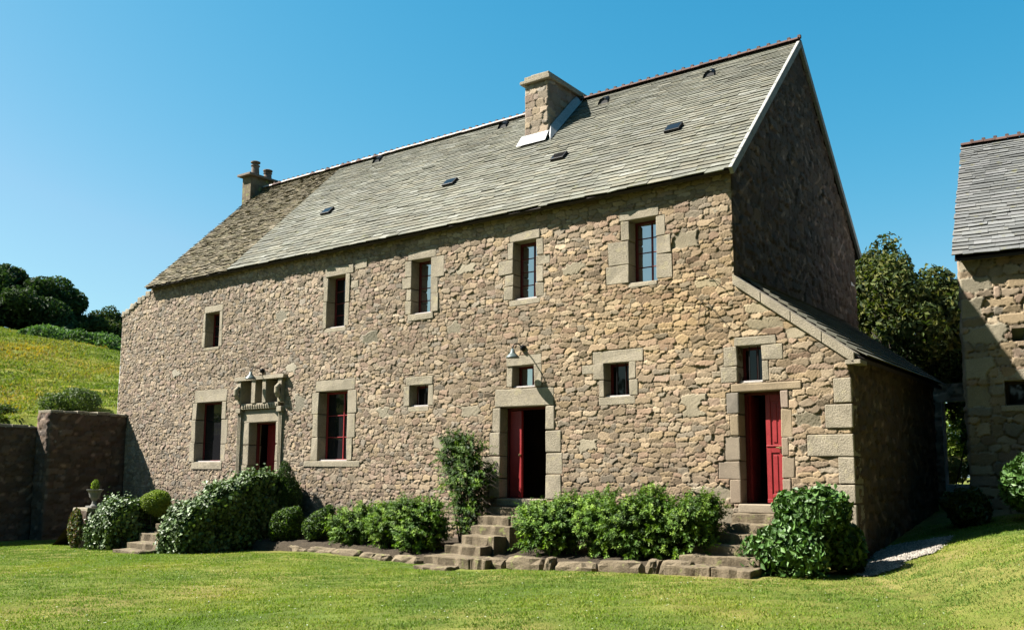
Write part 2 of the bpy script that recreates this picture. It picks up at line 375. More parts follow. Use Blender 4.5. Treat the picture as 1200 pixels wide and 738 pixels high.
bigs=[(wx(x),wz(z),w,h,p) for x,z,w,h,p in [(-12.75,4.42,.26,.13,1.1),(-12.35,3.45,.2,.24,1.0),(-9.7,5.0,.30,.12,.95),(-1.0,6.25,.36,.19,.85),(-.55,5.3,.34,.10,.95),(-7.0,5.0,.3,.12,.9),
  (.6,4.4,.42,.14,.95),(1.25,4.2,.3,.13,.9),(-3.6,6.0,.3,.14,.9),(-9.2,3.1,.22,.14,1.),(-6.6,6.4,.32,.12,.95),(-.45,1.25,.42,.16,1.05),(-.9,2.9,.24,.22,.85),(1.3,2.6,.26,.15,.8),
  (-3.3,2.2,.3,.14,.9),(-13.2,5.9,.22,.14,.9),(-18,4.6,.24,.12,.9),(-7.3,2.3,.26,.17,.9),(-6.5,3.0,.3,.15,.95),(.5,4.72,.36,.09,1.1),(-.35,.85,.24,.22,.7)]]
rubble('front_wall',(HX0,0,ZB),(1,0,0),(0,0,1),LX-HX0,EZ+.1-ZB,.0155,fsize,finside,holes,flat,.028,3,bigs,ftint,house)
def gsize(u,v): return .15,(1.1,2.6),.15
RB=.9  # how far the visible gable reaches down behind the shed roof
def shade_tint(UU,VV):
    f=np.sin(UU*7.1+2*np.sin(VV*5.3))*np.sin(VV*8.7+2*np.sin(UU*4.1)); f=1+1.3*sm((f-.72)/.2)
    return f[...,None]*np.array((.39,.34,.33))   # shade painted into the colour of the unlit walls, with pale lichen specks
rubble('gable_wall',(0,0,3.2),(0,1,0),(0,0,1),HD,RZ-3.2,.035,gsize,lambda cu,cv:(cv+3.2)<np.minimum(EZ+(cu)*(RZ-EZ-.06)/RY,EZ+(HD-cu)*(RZ-EZ-.06)/(HD-RY)),(),(),.05,5,(),shade_tint,house)
rubble('shed_side_wall',(LX,0,-.3),(0,1,0),(0,0,1),6.4,4.0,.035,gsize,lambda a,b:a>-1,(),(),.05,6,(),shade_tint,house)
mb=MB()  # hidden shell: left end, back wall
mb.box(HX0-.01,HX0+.03,0,HD,-.7,6.7).box(HX0,0,HD-.4,HD,-.7,EZ)
mb.box(HX0+.02,HX0+.5,.02,HD-.4,-.6,6.7); mb.build('rear_wall',M['rubble'],house)
# gable on the far left
mb=MB(); mb.raw([(-19.6,.1,6.5),(-19.6,HD,6.5),(-19.6,HD,EZ),(-19.6,RY,RZ-.1),(-19.6,.1,EZ)],[(0,1,2,3,4)]); mb.build('far_gable',M['rubble'],house)
# masonry top capping for left buttress
mb=MB()
x=HX0
while x<-19.7:
    w=random.uniform(.16,.34); zt=6.72+(x+w/2-HX0)*.40; mb.box(x,x+w-.01,-.06,.7,zt-.12,zt+random.uniform(.03,.12),j=.02); x+=w
mb.build('wall_coping',M['dressed'],house,.015)
# wall thickness behind the relief (keeps daylight out)
mb=MB(); ks=sorted([(OP[k][0],OP[k][1]) for k in OP])
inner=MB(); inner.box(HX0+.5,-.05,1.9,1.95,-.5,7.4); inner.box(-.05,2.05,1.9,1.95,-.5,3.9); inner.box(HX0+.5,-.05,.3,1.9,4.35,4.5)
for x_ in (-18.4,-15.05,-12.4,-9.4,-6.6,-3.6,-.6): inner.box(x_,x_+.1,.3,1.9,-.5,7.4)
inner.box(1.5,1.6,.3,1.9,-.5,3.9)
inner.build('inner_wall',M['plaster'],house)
# dressed stone around each opening, glazing and doors
for k,(x0,x1,z0,z1) in OP.items():
    door=k in('cd','rd','ldoor'); X=(x0+x1)/2
    sur=MB()
    for b_ in SUR[k]:
        t_,a,b2,c,d=b_; y0=-.03+random.uniform(-.01,.008)
        sur.box(a+.004,b2-.004,y0,(.42 if t_!='jamb' or abs(a-x1)<.02 or abs(b2-x0)<.02 else .05),c,d,c=tuple(float(q) for q in (PAL[6] if t_=='lintel' else PAL[random.randrange(10)]*random.uniform(.9,1.15))),j=.011)
    if k in('cw','rw'): sur.box(x0,x1,.02,.42,z0-.06,z0,c=(.2,.16,.12))
    if door: sur.box(x0-.02,x1+.02,-.12,.6,z0-.16,z0-.002,c=(.2,.165,.12),j=.006)
    D=.25
    if door:
        par_=sur.build('door_surround',M['rubble'] if k=='rd' else M['dressed'],house,.02)
        fr=MB(); fr.box(x0,x0+.05,D,D+.08,z0,z1).box(x1-.05,x1,D,D+.08,z0,z1).box(x0,x1,D,D+.08,z1-.05,z1); fr.build('door_frame',M['frame'],house,.004)
    else:
        par_=sur.build('window_surround',M['dressed'],house,.014)
        f=.05; fr=MB(); fr.box(x0,x0+f,D,D+.06,z0,z1).box(x1-f,x1,D,D+.06,z0,z1).box(x0+f,x1-f,D+.001,D+.059,z1-f,z1).box(x0+f,x1-f,D+.001,D+.059,z0,z0+f)
        rows={'uw1':3,'uw2':4,'uw3':4,'uw4':4,'uw5':4,'gw1':1,'gw2':3,'sw':1,'cw':1,'mw':1,'rw':1}[k]; xm=X+.12*(x1-x0)
        cols=[xm] if k!='gw1' else []
        for c_ in cols: fr.box(c_-.014,c_+.014,D+.002,D+.05,z0+f,z1-f)
        for i in range(1,rows): zz=z0+f+(z1-z0-2*f)*i/rows; fr.box(x0+f,x1-f,D+.012,D+.045,zz-.010,zz+.010)
        fo=fr.build('window',M['red'] if k=='gw2' else M['frame'],house,.003)
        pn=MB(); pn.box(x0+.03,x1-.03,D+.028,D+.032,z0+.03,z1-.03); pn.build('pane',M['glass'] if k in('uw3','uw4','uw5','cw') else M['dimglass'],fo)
        if k!='uw5' and k!='uw1': si=MB(); si.box(x0+.005,x1-.005,.04,D+.02,z0-.003,z0+.03); si.build('sill_board',M['pale'],fo,.004)
        if k in('rw','mw','sw'):
            ba=MB()
            for q in ((.42,.78) if k!='sw' else (.35,.7)): xx=x0+(x1-x0)*q; ba.tube([(xx,.09,z0),(xx,.09,z1)],.011,6)
            ba.build('window_bar',M['iron'],fo)
# carved frame and niches above the left door
dr=MB(); a,b_,c,d=NICHE
dr.box(a-.12,b_+.12,-.17,.1,d,d+.11,j=.006)              # cornice
dr.box(a,b_,.24,.4,c,d)                                    # back of the niches
dr.box(a+.14,b_-.14,-.10,.24,c-.02,c+.14,j=.004)             # carved ledge
for x_ in np.linspace(a+.2,b_-.24,15): dr.box(x_,x_+.055,-.125,-.09,c+.03,c+.10)
for x_,w in ((a-.02,.16),(a+.62,.16),(b_-.80,.16),(b_-.14,.16)): dr.box(x_,x_+w,-.13,.24,c+.14,d,j=.006)
for x_ in (a+.06,b_-.06):
    dr.tube([(x_,-.13,c+.60),(x_,-.22,c+.52),(x_,-.22,c+.40),(x_,-.14,c+.28)],.075,10)
    dr.box(x_-.1,x_+.1,-.14,.0,c-.12,c+.02,j=.004)
    for s_ in (-.055,.0,.055): dr.tube([(x_+s_,-.06,.8),(x_+s_,-.06,c-.12)],.026,8)
    dr.box(x_-.1,x_+.1,-.035,.02,.8,c-.12)
dr.build('carved_door_frame',M['dressed'],house,.01)
q=MB()
for a,b_,c,d in QU: q.box(a,b_+.035,-.045,.45,c,d-.008,j=.006)
q.build('corner_stones',M['dressed'],house,.016)
# doors
def panel_door(x0,x1,z0,z1,y,name='door',handle=True):
    m=MB(); w=x1-x0; m.box(x0,x1,y,y+.045,z0,z1)
    st=.09; rails=[z0,z0+.16],[z0+.92,z0+1.06],[z1-.12,z1]
    for a,b_ in ((x0,x0+st),(x1-st,x1)): m.box(a,b_,y-.018,y,z0+.001,z1-.001)
    for a,b_ in rails: m.box(x0+st,x1-st,y-.0175,y,a,b_)
    for a,b_ in ((z0+.16,z0+.92),(z0+1.06,z1-.12)): m.box(x0+st+.045,x1-st-.045,y-.013,y+.001,a+.05,b_-.05)
    m.box(x0,x1,y-.035,y-.0176,z0,z0+.07); m.box(x0,x1,y-.032,y-.0176,z0+1.03,z0+1.06)
    o=m.build(name,M['red'],house,.005); return o
o=panel_door(.46,.80,1.09,3.09,.26); h=MB(); h.tube([(.73,.24,2.10),(.73,.20,2.10),(.66,.195,2.10)],.012,8).lathe((.73,.215,2.10),[(.0,-.03),(.03,-.02),(.03,.02),(.0,.03)],10); h.build('handle',M['brass'],o)
m=MB(); m.box(.09,.13,.34,.78,1.09,3.09); m.build('door',M['red'],house,.005)
# centre door: leaf standing open into the house
m=MB(); m.box(-4.46,-4.42,.32,.95,1.09,3.0); o=m.build('door',M['red'],house,.005)
m=MB(); m.box(-5.50,-5.17,.25,.295,1.09,3.0); m.box(-5.17-.07,-5.17,.22,.25,1.09,3.0); o=m.build('door',M['red'],house,.004)
h=MB(); h.lathe((-5.19,.19,2.02),[(.0,-.03),(.032,-.015),(.032,.015),(.0,.03)],10); h.build('handle',M['brass'],o)
m=MB(); m.box(-5.5,-4.4,.3,1.8,1.03,1.068); m.build('threshold',M['step'],house)
o=panel_door(-14.36,-13.3,.78,2.95,.60)

# roof covering: every slate a slab of its own
def slates(name,x0,x1,eave,ridge,exp0,exp1,wd,th,pal,lift,mat,parent,seed,edge=.0,gapf=.99,yx=None,sag=0):
    """eave,ridge: (y,z); slope runs in Y-Z, courses along X"""
    rng=np.random.default_rng(seed); e=np.array(eave,float); r=np.array(ridge,float); L=np.linalg.norm(r-e); d=(r-e)/L; nrm=np.array([-d[1],d[0]]) if d[0]>0 else np.array([d[1],-d[0]])
    V=[];F=[];C=[];n=0; s=0; pal=np.array(pal)
    while s<L-.03:
        t=s/L; ex=exp0*(1-t)+exp1*t; ex*=rng.uniform(.92,1.08)
        ths=th*(.45+.55*ex/exp0); x=x0-rng.uniform(0,.2)
        while x<x1:
            w=rng.uniform(*wd)*(.75+.5*ex/exp0); a=max(x,x0-edge*rng.random()); b_=min(x+w*gapf,x1+edge*rng.random())
            if b_-a>.03:
                tk=ths*rng.uniform(.85,1.15); lf=rng.uniform(0,lift)*(rng.random()<.5); ds=rng.normal(0,ex*(.06+.12*(rng.random()<.12)) if mat=='slate' else ex*.1); skew=rng.normal(0,ex*.05)
                len_=min(ex*2.0,L-s+.02)
                sg=-sag*math.sin(math.pi*min(max((x-x0)/(x1-x0),0),1))
                def pt(xx,ss,hh):
                    q=e+d*ss+nrm*hh; return (xx,q[0],q[1]+sg)
                lo=s+ds; top=s+len_
                base=ths*1.5
                P=[pt(a,lo-skew,base+lf),pt(b_,lo+skew,base+lf*rng.uniform(.3,1.6)),pt(b_,top,0),pt(a,top,0),
                   pt(a,lo-skew,base+lf+tk),pt(b_,lo+skew,base+lf+tk*rng.uniform(.8,1.2)),pt(b_,top,tk*.6),pt(a,top,tk*.6)]
                V+=P; F+=[tuple(i+n for i in f) for f in BF.tolist()]; n+=8
                c=pal[rng.integers(len(pal))]*rng.uniform(.82,1.16)*KB*np.array((.87,.875,.90) if mat=='slate' else (1.02,.94,.88)); C+=[c]*8
            x+=w
        s+=ex
    return link(name,npmesh(name,V,F,np.array(C)),M[mat],parent)
SP=[(.30,.29,.225),(.27,.265,.21),(.33,.315,.245),(.255,.25,.19),(.31,.29,.215),(.35,.345,.285),(.28,.28,.22)]
OPAL=1.3*np.array([(.20,.18,.125),(.16,.145,.10),(.25,.22,.15),(.14,.13,.085),(.28,.26,.20),(.18,.17,.10)])
rf=MB(); e0,e1=(-.23,7.40),(RY,RZ)
# deck below the slates, front and back
rf.raw([(-19.62,e0[0],e0[1]),(.06,e0[0],e0[1]),(.06,RY,RZ),(-19.62,RY,RZ),(-19.62,e0[0]+.05,e0[1]-.05),(.06,e0[0]+.05,e0[1]-.05),(.06,RY,RZ-.07),(-19.62,RY,RZ-.07)],[(0,1,2,3),(4,7,6,5),(0,4,5,1),(1,5,6,2),(0,3,7,4)])
rf.raw([(-19.62,HD+.25,7.38),(.06,HD+.25,7.38),(.06,RY,RZ),(-19.62,RY,RZ),(-19.62,HD+.2,7.3),(.06,HD+.2,7.3),(.06,RY,RZ-.07),(-19.62,RY,RZ-.07)],[(3,2,1,0),(5,6,7,4),(1,5,4,0),(2,6,5,1),(4,7,3,0)])
roof=rf.build('roof',M['darkwood'],house)
slates('slate_covering',-15.45,.10,e0,e1,.17,.08,(.15,.46),.022,SP,.009,'slate',roof,21,.03)
slates('mossy_slate_covering',-19.66,-15.47,(e0[0]+.02,e0[1]+.0),e1,.10,.07,(.09,.22),.02,OPAL,.026,'oldslate',roof,22,.04)
slates('rear_slates',-19.6,.08,(HD+.25,7.40),(RY,RZ),.4,.3,(.5,.9),.02,SP,.01,'slate',roof,23)
bpy.data.objects['mossy_slate_covering']['label']='browner mossy slates at the left end of the roof'
# verge mortar on the right gable
m=MB(); d=Vector((0,RY+.23,RZ-7.40)).normalized(); nn=Vector((0,-d.z,d.y))
for s0 in np.arange(0,6.0,.75):
    a=Vector((0,e0[0],e0[1]))+d*s0; b_=Vector((0,e0[0],e0[1]))+d*min(s0+.745,6.06)
    P=[]
    for xx in (.055,.135):
        P+=[Vector((xx,0,0))+a+nn*(-.10),Vector((xx,0,0))+b_+nn*(-.10),Vector((xx,0,0))+b_+nn*.055,Vector((xx,0,0))+a+nn*.055]
    m.raw(P,[(0,1,2,3),(7,6,5,4),(0,4,5,1),(1,5,6,2),(2,6,7,3),(3,7,4,0)])
m.build('verge',M['verge'],house,.01)
m=MB(); d2=Vector((0,HD+.25-RY,7.40-RZ)).normalized(); a=Vector((0,RY,RZ)); b_=Vector((0,HD+.25,7.40)); nn=Vector((0,-d2.z,d2.y))
P=[]
for xx in (.05,.125): P+=[Vector((xx,0,0))+a-nn*.1,Vector((xx,0,0))+b_-nn*.1,Vector((xx,0,0))+b_+nn*.05,Vector((xx,0,0))+a+nn*.05]
m.raw(P,[(3,2,1,0),(4,5,6,7),(1,5,4,0),(2,6,5,1),(3,7,6,2),(0,4,7,3)]); m.build('verge',M['verge'],house)
# ridge tiles
def ridge(name,p0,p1,parent,paleto,seed=3):
    m=MB(); rng=random.Random(seed); p0=Vector(p0);p1=Vector(p1); L=(p1-p0).length; dx=(p1-p0)/L; side=Vector((-dx.y,dx.x,0)); n=int(L/.25)
    for i in range(n):
        a=p0+dx*(L*i/n); b_=p0+dx*(L*(i+.97)/n); f=rng.uniform(.8,1.2)
        pale=(a.x<paleto) and rng.random()<.8
        f*=.55; c=(.62*f,.52*f,.48*f) if pale else (.13*f,.07*f,.055*f)
        V=[];h=.012*rng.random()
        for q in (a,b_):
            for k in range(7):
                t=math.pi*k/6; V.append(q+side*math.cos(t)*.14+Vector((0,0,math.sin(t)*.085-.035+h)))
        m.raw(V,[(k,k+1,k+8,k+7) for k in range(6)]+[(0,6,5,4,3,2,1),(7,8,9,10,11,12,13)],c)
        c2=(.075,.045,.035); m.box(b_.x-.035,b_.x+.035,b_.y-.04,b_.y+.04,b_.z+.03,b_.z+.105,c2)
    return m.build(name,M['ridge'],parent)
ridge('ridge_tiles',(-19.4,RY,RZ+.05),(.1,RY,RZ+.05),roof,-7.6)
# roof vents and hatches
def onroof(x,z): y=e0[0]+(z-e0[1])*(RY-e0[0])/(RZ-e0[1]); return Vector((x,y,z))
sd=Vector((0,RY-e0[0],RZ-e0[1])).normalized(); sn=Vector((0,-sd.z,sd.y))
for x,z in ((-13.5,11.36),(-8.45,11.36),(-4.98,11.18),(-1.95,11.10)):
    p=onroof(x,z); m=MB(); V=[]
    for q,s_ in ((p-sd*.02,1.),(p+sd*.30,.55)):
        for k in range(7): t=math.pi*k/6; V.append(q+Vector((math.cos(t)*.16*s_,0,0))+Vector((0,0,math.sin(t)*.20*s_+.03)))
    m.raw(V,[(k,k+1,k+8,k+7) for k in range(6)]); m.raw([v+Vector((0,.03,0)) for v in V[:7]],[(6,5,4,3,2,1,0)],(.02,.02,.02))
    v=m.build('roof_vent',M['iron'],roof,0)
for x,z in ((-13.2,9.17),(-9.1+.65,9.15),(-4.99,9.14),(-1.95,9.18)):
    p=onroof(x,z)+sn*.06; m=MB(); a=Vector((1,0,0))
    A=Matrix((( 1,sd.x,sn.x,p.x),(0,sd.y,sn.y,p.y),(0,sd.z,sn.z,p.z),(0,0,0,1)))
    m.box(-.19,.19,-.13,.16,-.03,.05,mat=A); o=m.build('roof_hatch',M['iron'],roof,.008)
    m=MB(); m.box(-.155,.155,-.10,.13,.048,.054,mat=A); m.build('pane',M['dimglass'],roof)
# centre chimney
m=MB(); cx0,cx1,cy0,cy1=-6.80,-6.06,2.55,4.45
ch=rubble('chimney',(cx0,cy0,10.0),(1,0,0),(0,0,1),cx1-cx0,1.85,.02,lambda u,v:(.17,(1.2,2.2),.03),lambda a,b:a>-1,(),(),.03,31,(),None,house)
rubble('chimney_side',(cx1,cy0,10.0),(0,1,0),(0,0,1),cy1-cy0,1.85,.03,lambda u,v:(.17,(1.2,2.2),.03),lambda a,b:a>-1,(),(),.03,32,(),None,ch)
m.box(cx0+.001,cx1-.005,cy0+.03,cy1,9.6,11.84); m.build('chimney_core',M['rubble'],ch)
m=MB(); m.box(cx0-.11,cx1+.11,cy0-.11,cy1+.12,11.84,11.93,j=.004); m.box(cx0-.02,cx1+.02,cy0-.02,cy1+.05,11.93,12.06,j=.006); m.box(cx0+.1,cx1-.1,cy0+.1,cy1-.05,12.06,12.14,j=.01)
m.build('chimney_cap',M['dressed'],ch,.015)
m=MB(); p=onroof(0,10.0)
zf=e0[1]+(cy0-e0[0])*(RZ-e0[1])/(RY-e0[0])
m.raw([(cx0-.08,cy0-.05,zf+.22),(cx1+.05,cy0-.05,zf+.22),(cx1+.05,cy0-.22,zf-.09),(cx0-.14,cy0-.22,zf-.09),(cx0-.08,cy0+.02,zf+.22),(cx1+.05,cy0+.02,zf+.22)],[(3,2,1,0),(0,1,5,4)])
V=[]
for y in np.linspace(cy0-.2,RY+.02,8):
    z=e0[1]+(y-e0[0])*(RZ-e0[1])/(RY-e0[0]); hh=.34 if y<RY-.1 else .22; V+=[(cx1+.20,y,z+.085),(cx1+.055,max(y,cy0-.05),min(z+hh,11.8)),]
m.raw(V,[(2*i,2*i+2,2*i+3,2*i+1) for i in range(7)]); m.build('flashing',M['flash'],ch)
# left chimney
m=MB(); m.box(-19.95,-19.48,3.45,4.7,10.9,12.08,j=.003); c2=m.build('chimney',M['step'],house,.012)
m=MB(); m.box(-20.07,-19.36,3.3,4.85,12.08,12.16,j=.004); m.build('chimney_cap',M['terracotta'],c2,.01)
for y,h,col in ((3.80,.50,0),(4.35,.34,0)):
    m=MB(); m.lathe((-19.72,y,12.16),[(.19,0),(.19,.04),(.15,.06),(.13,h*.75),(.16,h*.78),(.16,h*.84),(.11,h*.86),(.11,h),(.17,h+.01),(.17,h+.05),(.08,h+.09)],16); m.build('chimney_pot',M['terracotta'],c2,smooth=False)
# lean-to roof on the right with a pale stone coping
m=MB(); zt,zb=5.42,3.72
V=[]; 
for y in (-.02,6.6): V+=[(0.03,y,zt-.05),(2.28,y,zb-.07),(2.28,y,zb-.14),(.03,y,zt-.15)]
m.raw(V,[(0,1,5,4),(1,2,6,5),(2,3,7,6),(3,2,1,0),(4,5,6,7)]); lr=m.build('shed_roof',M['darkwood'],house)
rng=np.random.default_rng(5); L=math.hypot(2.2,1.6); dv=Vector((2.22,0,zb-zt)).normalized(); V=[];F=[];C=[];n=0
s=0
while s<L+.45:
    y=.3
    while y<6.6:
        w=rng.uniform(.2,.4); p=Vector((2.30,y,zb-.06))-dv*s; q=p-dv*.42; up=Vector((-dv.z,0,dv.x))
        if q.x<0: q=p-dv*(p.x/dv.x-.01)
        a_=[p+up*.05,Vector((p.x,y+w*.98,p.z))+up*.05,Vector((q.x,y+w*.98,q.z)),q]
        V+=[tuple(t) for t in a_]+[tuple(t+up*.022) for t in a_]; F+=[tuple(i+n for i in f) for f in BF.tolist()]; n+=8; C+=[np.array(SP[rng.integers(7)])*.35]*8; y+=w  # slates darker than the house roof's: the gable's shade put into their colour
    s+=.22
link('slate_covering',npmesh('slate_covering',V,F,np.array(C)),M['slate'],lr)
m=MB(); nseg=4
for i in range(nseg):
    t0=i/nseg; t1=(i+.985)/nseg; a=Vector((0.0,0,5.40)).lerp(Vector((2.22,0,3.72)),t0); b_=Vector((0.,0,5.40)).lerp(Vector((2.22,0,3.72)),t1)
    P=[]
    for y in (-.075,.32): P+=[(a.x,y,a.z-.20),(b_.x,y,b_.z-.20),(b_.x,y,b_.z),(a.x,y,a.z)]
    m.raw(P,[(3,2,1,0)][::-1]+[(4,5,6,7)][::1]+[(0,1,5,4),(1,2,6,5),(2,3,7,6),(3,0,4,7)])
m.box(2.05,2.32,-.075,.32,3.52,3.60)
o=m.build('shed_coping',M['dressed'],house,.012)

# wall lamps hanging on brackets
def lamp(x,z,L,lab):
    t=thing('wall_lamp',(x,-.02,z),lab,'wall lamp','swan neck lamps fixed over the doors')
    m=MB(); m.lathe((x,-.05,z),[(.0,-.07),(.055,-.05),(.06,0),(.055,.05),(0,.07)],12); m.build('wall_bracket',M['iron'],t,smooth=True)
    m=MB(); m.tube([(x,-.06,z+.02),(x,-L*.5,z+.07),(x,-L*.85,z+.05),(x,-L,z-.02),(x,-L,z-.08)],.013,8); m.build('lamp_arm',M['iron'],t,smooth=True)
    m=MB(); m.lathe((x,-L,z-.26),[(.155,0),(.15,.015),(.10,.07),(.05,.12),(.035,.20),(.0,.205)],20); m.build('lamp_shade',M['zinc'],t,smooth=True)
lamp(-4.95,4.36,.42,'grey green shaded lamp on a bracket above the small window over the centre door')
lamp(-13.92,4.42,.42,'grey green shaded lamp on a bracket above the carved frame of the left door')

# bare vine stems on the wall above the right door
def vine(name,pts,rad,lab,cat='vine'):
    m=MB(); rng=random.Random(4)
    for P in pts:
        Q=[]
        for i in range(len(P)-1):
            for t in (0,.33,.66): x=P[i][0]*(1-t)+P[i+1][0]*t+rng.uniform(-.03,.03); z=P[i][1]*(1-t)+P[i+1][1]*t+rng.uniform(-.03,.03); Q.append((x,-.075,z))
        Q.append((P[-1][0],-.07,P[-1][1])); m.tube(Q,[rad*(1-.6*i/len(Q)) for i in range(len(Q))],5)
    tag(m.build(name,M['stem'],smooth=True),lab,cat)
vine('climbing_stem',[[(-.75,5.05),(-.5,4.85),(-.28,4.62),(-.05,4.3)],[(-.62,4.95),(-.72,4.7),(-.70,4.45)],[(-.6,5.5),(-.35,5.3),(-.15,5.12)]],.009,'thin bare climber stems branching over the wall left of the small shed window')
# ------------------------------------------------------------ STONE BARN on the right
BA=R(5); bc,bs=math.cos(BA),math.sin(BA); BO=Vector((3.26,3.95,0)); BU=Vector((bc,bs,0)); BN=Vector((-bs,bc,0))  # BU along the front, BN into the depth
barn=thing('stone_barn',(6.5,7,1),'rubble stone barn with slate roof cut by the right edge','barn')
BZ0=-.2; BEZ=6.02; BL=8.5
def bsize(u,v): return .19,(1.1,2.4),.10
bh=[(.9,1.12,4.24-BZ0,4.5-BZ0),(.70,1.46,2.98-BZ0,3.47-BZ0)]
bb=[(.24,5.42-BZ0,.30,.16,.9),(.16,4.95-BZ0,.2,.24,.9),(.42,4.4-BZ0,.44,.26,.85),(.15,5.85-BZ0,.22,.16,.95),(.25,3.75-BZ0,.3,.2,.9),(1.35,4.3-BZ0,.3,.2,.9),(.2,3.2-BZ0,.25,.22,.8)]
def btint(UU,VV): return (np.ones(UU.shape)[...,None]*np.array((1.02,.99,.92)))
rubble('front_wall',BO+Vector((0,0,BZ0)),BU,(0,0,1),BL,BEZ-BZ0+.1,.024,bsize,lambda a,b:a>-1,bh,(),.06,41,bb,btint,barn)
rubble('side_wall',BO+BN*7+Vector((0,0,BZ0)),-BN,(0,0,1),7,BEZ-BZ0+.1,.05,bsize,lambda a,b:a>-1,(),(),.05,42,(),None,barn)
m=MB(); A=Matrix(((BU.x,BN.x,0,BO.x),(BU.y,BN.y,0,BO.y),(0,0,1,0),(0,0,0,1)))
m.box(.3,.35,.5,6.8,0,BEZ,mat=A).box(.3,BL,6.6,7,0,BEZ,mat=A)
m.box(.85,1.2,.25,.5,4.2,4.55,mat=A)
m.raw([A@Vector(p) for p in ((.05,.2,BEZ-.1),(.05,6.9,BEZ-.1),(.05,3.6,9.4))],[(0,1,2)]); m.build('rear_wall',M['rubble'],barn)
m=MB(); m.box(.60,1.56,-.05,.35,3.47,3.70,mat=A).box(.62,1.56,-.07,.35,2.86,2.98,mat=A); m.build('window_surround',M['dressed'],barn,.014)
m=MB(); m.box(.70,1.46,.2,.25,2.98,3.04,mat=A).box(.70,1.46,.2,.25,3.41,3.47,mat=A).box(.70,.75,.2,.25,3.04,3.41,mat=A).box(1.41,1.46,.2,.25,3.04,3.41,mat=A).box(1.06,1.10,.2,.25,3.04,3.41,mat=A); w=m.build('window',M['darkwood'],barn)
m=MB(); m.box(.71,1.45,.22,.226,3.0,3.45,mat=A); m.build('pane',M['dimglass'],w)
m=MB(); P=[(-.05,-.22,BEZ-.02),(BL,-.22,BEZ-.02),(BL,3.55,9.56),(-.05,3.55,9.56)]
m.raw([A@Vector(p) for p in P]+[A@(Vector(p)-Vector((0,0,.06))) for p in P],[(0,1,2,3),(7,6,5,4),(0,4,5,1),(3,7,4,0)])
P=[(-.05,7.3,BEZ-.02),(BL,7.3,BEZ-.02),(BL,3.55,9.56),(-.05,3.55,9.56)]; m.raw([A@Vector(p) for p in P],[(3,2,1,0)])
br=m.build('roof',M['darkwood'],barn)
BSP=[(.255,.26,.25),(.235,.24,.23),(.28,.285,.27),(.21,.215,.205),(.265,.265,.245),(.30,.30,.29)]
o=slates('slate_covering',-.09,BL,(-.25,BEZ),(3.55,9.58),.16,.10,(.16,.44),.024,BSP,.012,'slate',br,43,.03)
o.data.transform(A)
r0=A@Vector((-.1,3.55,9.62)); r1=A@Vector((BL,3.55,9.62)); ridge('ridge_tiles',r0,r1,br,-99,9)

# ------------------------------------------------------------ yard wall with the gateway between house and barn
def wallbox(name,x0,x1,y0,y1,z0,z1,seed,label,cat,res=.04,size=lambda u,v:(.15,(1.2,2.4),.12),ragged=.04,mat='rubble',amp=.045):
    t=thing(name,((x0+x1)/2,(y0+y1)/2,z0),label,cat)
    faces=[((x0,y0,z0),(1,0,0),x1-x0),((x1,y0,z0),(0,1,0),y1-y0),((x1,y1,z0),(-1,0,0),x1-x0),((x0,y1,z0),(0,-1,0),y1-y0)]
    for i,(O,U,W) in enumerate(faces):
        if W>.2: rubble('wall_face',O,U,(0,0,1),W,z1-z0,res,size,lambda a,b:a>-1,(),(),amp,seed+i,(),shade_tint if x0<-16 and x1-x0<1 or x0<-20 else None,t,mat)
    m=MB(); 
    if x1-x0>y1-y0:
        x=x0
        while x<x1-.05: w=min(random.uniform(.25,.5),x1-x); m.box(x,x+w-.012,y0-.03,y1+.03,z1-.03,z1+random.uniform(.05,.05+ragged),j=.012); x+=w
    else:
        y=y0
        while y<y1-.05: w=min(random.uniform(.25,.5),y1-y); m.box(x0-.03,x1+.03,y,y+w-.012,z1-.03,z1+random.uniform(.05,.05+ragged),j=.012); y+=w
    m.build('coping',M['dressed'],t,.015); return t
yw=thing('yard_wall',(1,8.6,0),'shaded yard wall with a gateway between the farmhouse and the barn','wall')
YG=(1.86,2.6,1.38,3.46)
rubble('wall_face',(-.1,8.6,-.2),(1,0,0),(0,0,1),3.4,4.1,.04,gsize,lambda a,b:a>-1,[(YG[0]+.1,YG[1]+.1,YG[2]+.2,YG[3]+.2)],(),.05,51,(),None,yw)
m=MB(); m.box(-.1,YG[0],8.62,9.0,-.2,3.9).box(YG[1],3.3,8.62,9.0,-.2,3.9).box(YG[0],YG[1],8.62,9.0,YG[3],3.9).box(YG[0],YG[1],8.55,9.05,-.2,YG[2]); m.build('wall_core',M['rubble'],yw)

# ------------------------------------------------------------ garden walls on the left
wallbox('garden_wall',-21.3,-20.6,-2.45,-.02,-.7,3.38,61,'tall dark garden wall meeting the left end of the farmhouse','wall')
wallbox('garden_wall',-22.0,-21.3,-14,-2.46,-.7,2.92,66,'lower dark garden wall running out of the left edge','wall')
t=wallbox('terrace_wall',-16.95,-16.3,-3.5,-1.7,-.6,.62,71,'low shaded terrace wall under the urn, left of the ivy bushes','wall')
wallbox('terrace_wall',-14.0,-12.9,-2.2,-1.85,-.6,.72,76,'short rubble terrace wall between the two ivy masses','wall')
wallbox('stair_wall',-12.9,-12.4,-3.2,-.05,-.6,.45,81,'rubble stair wall buried under the big ivy','wall')
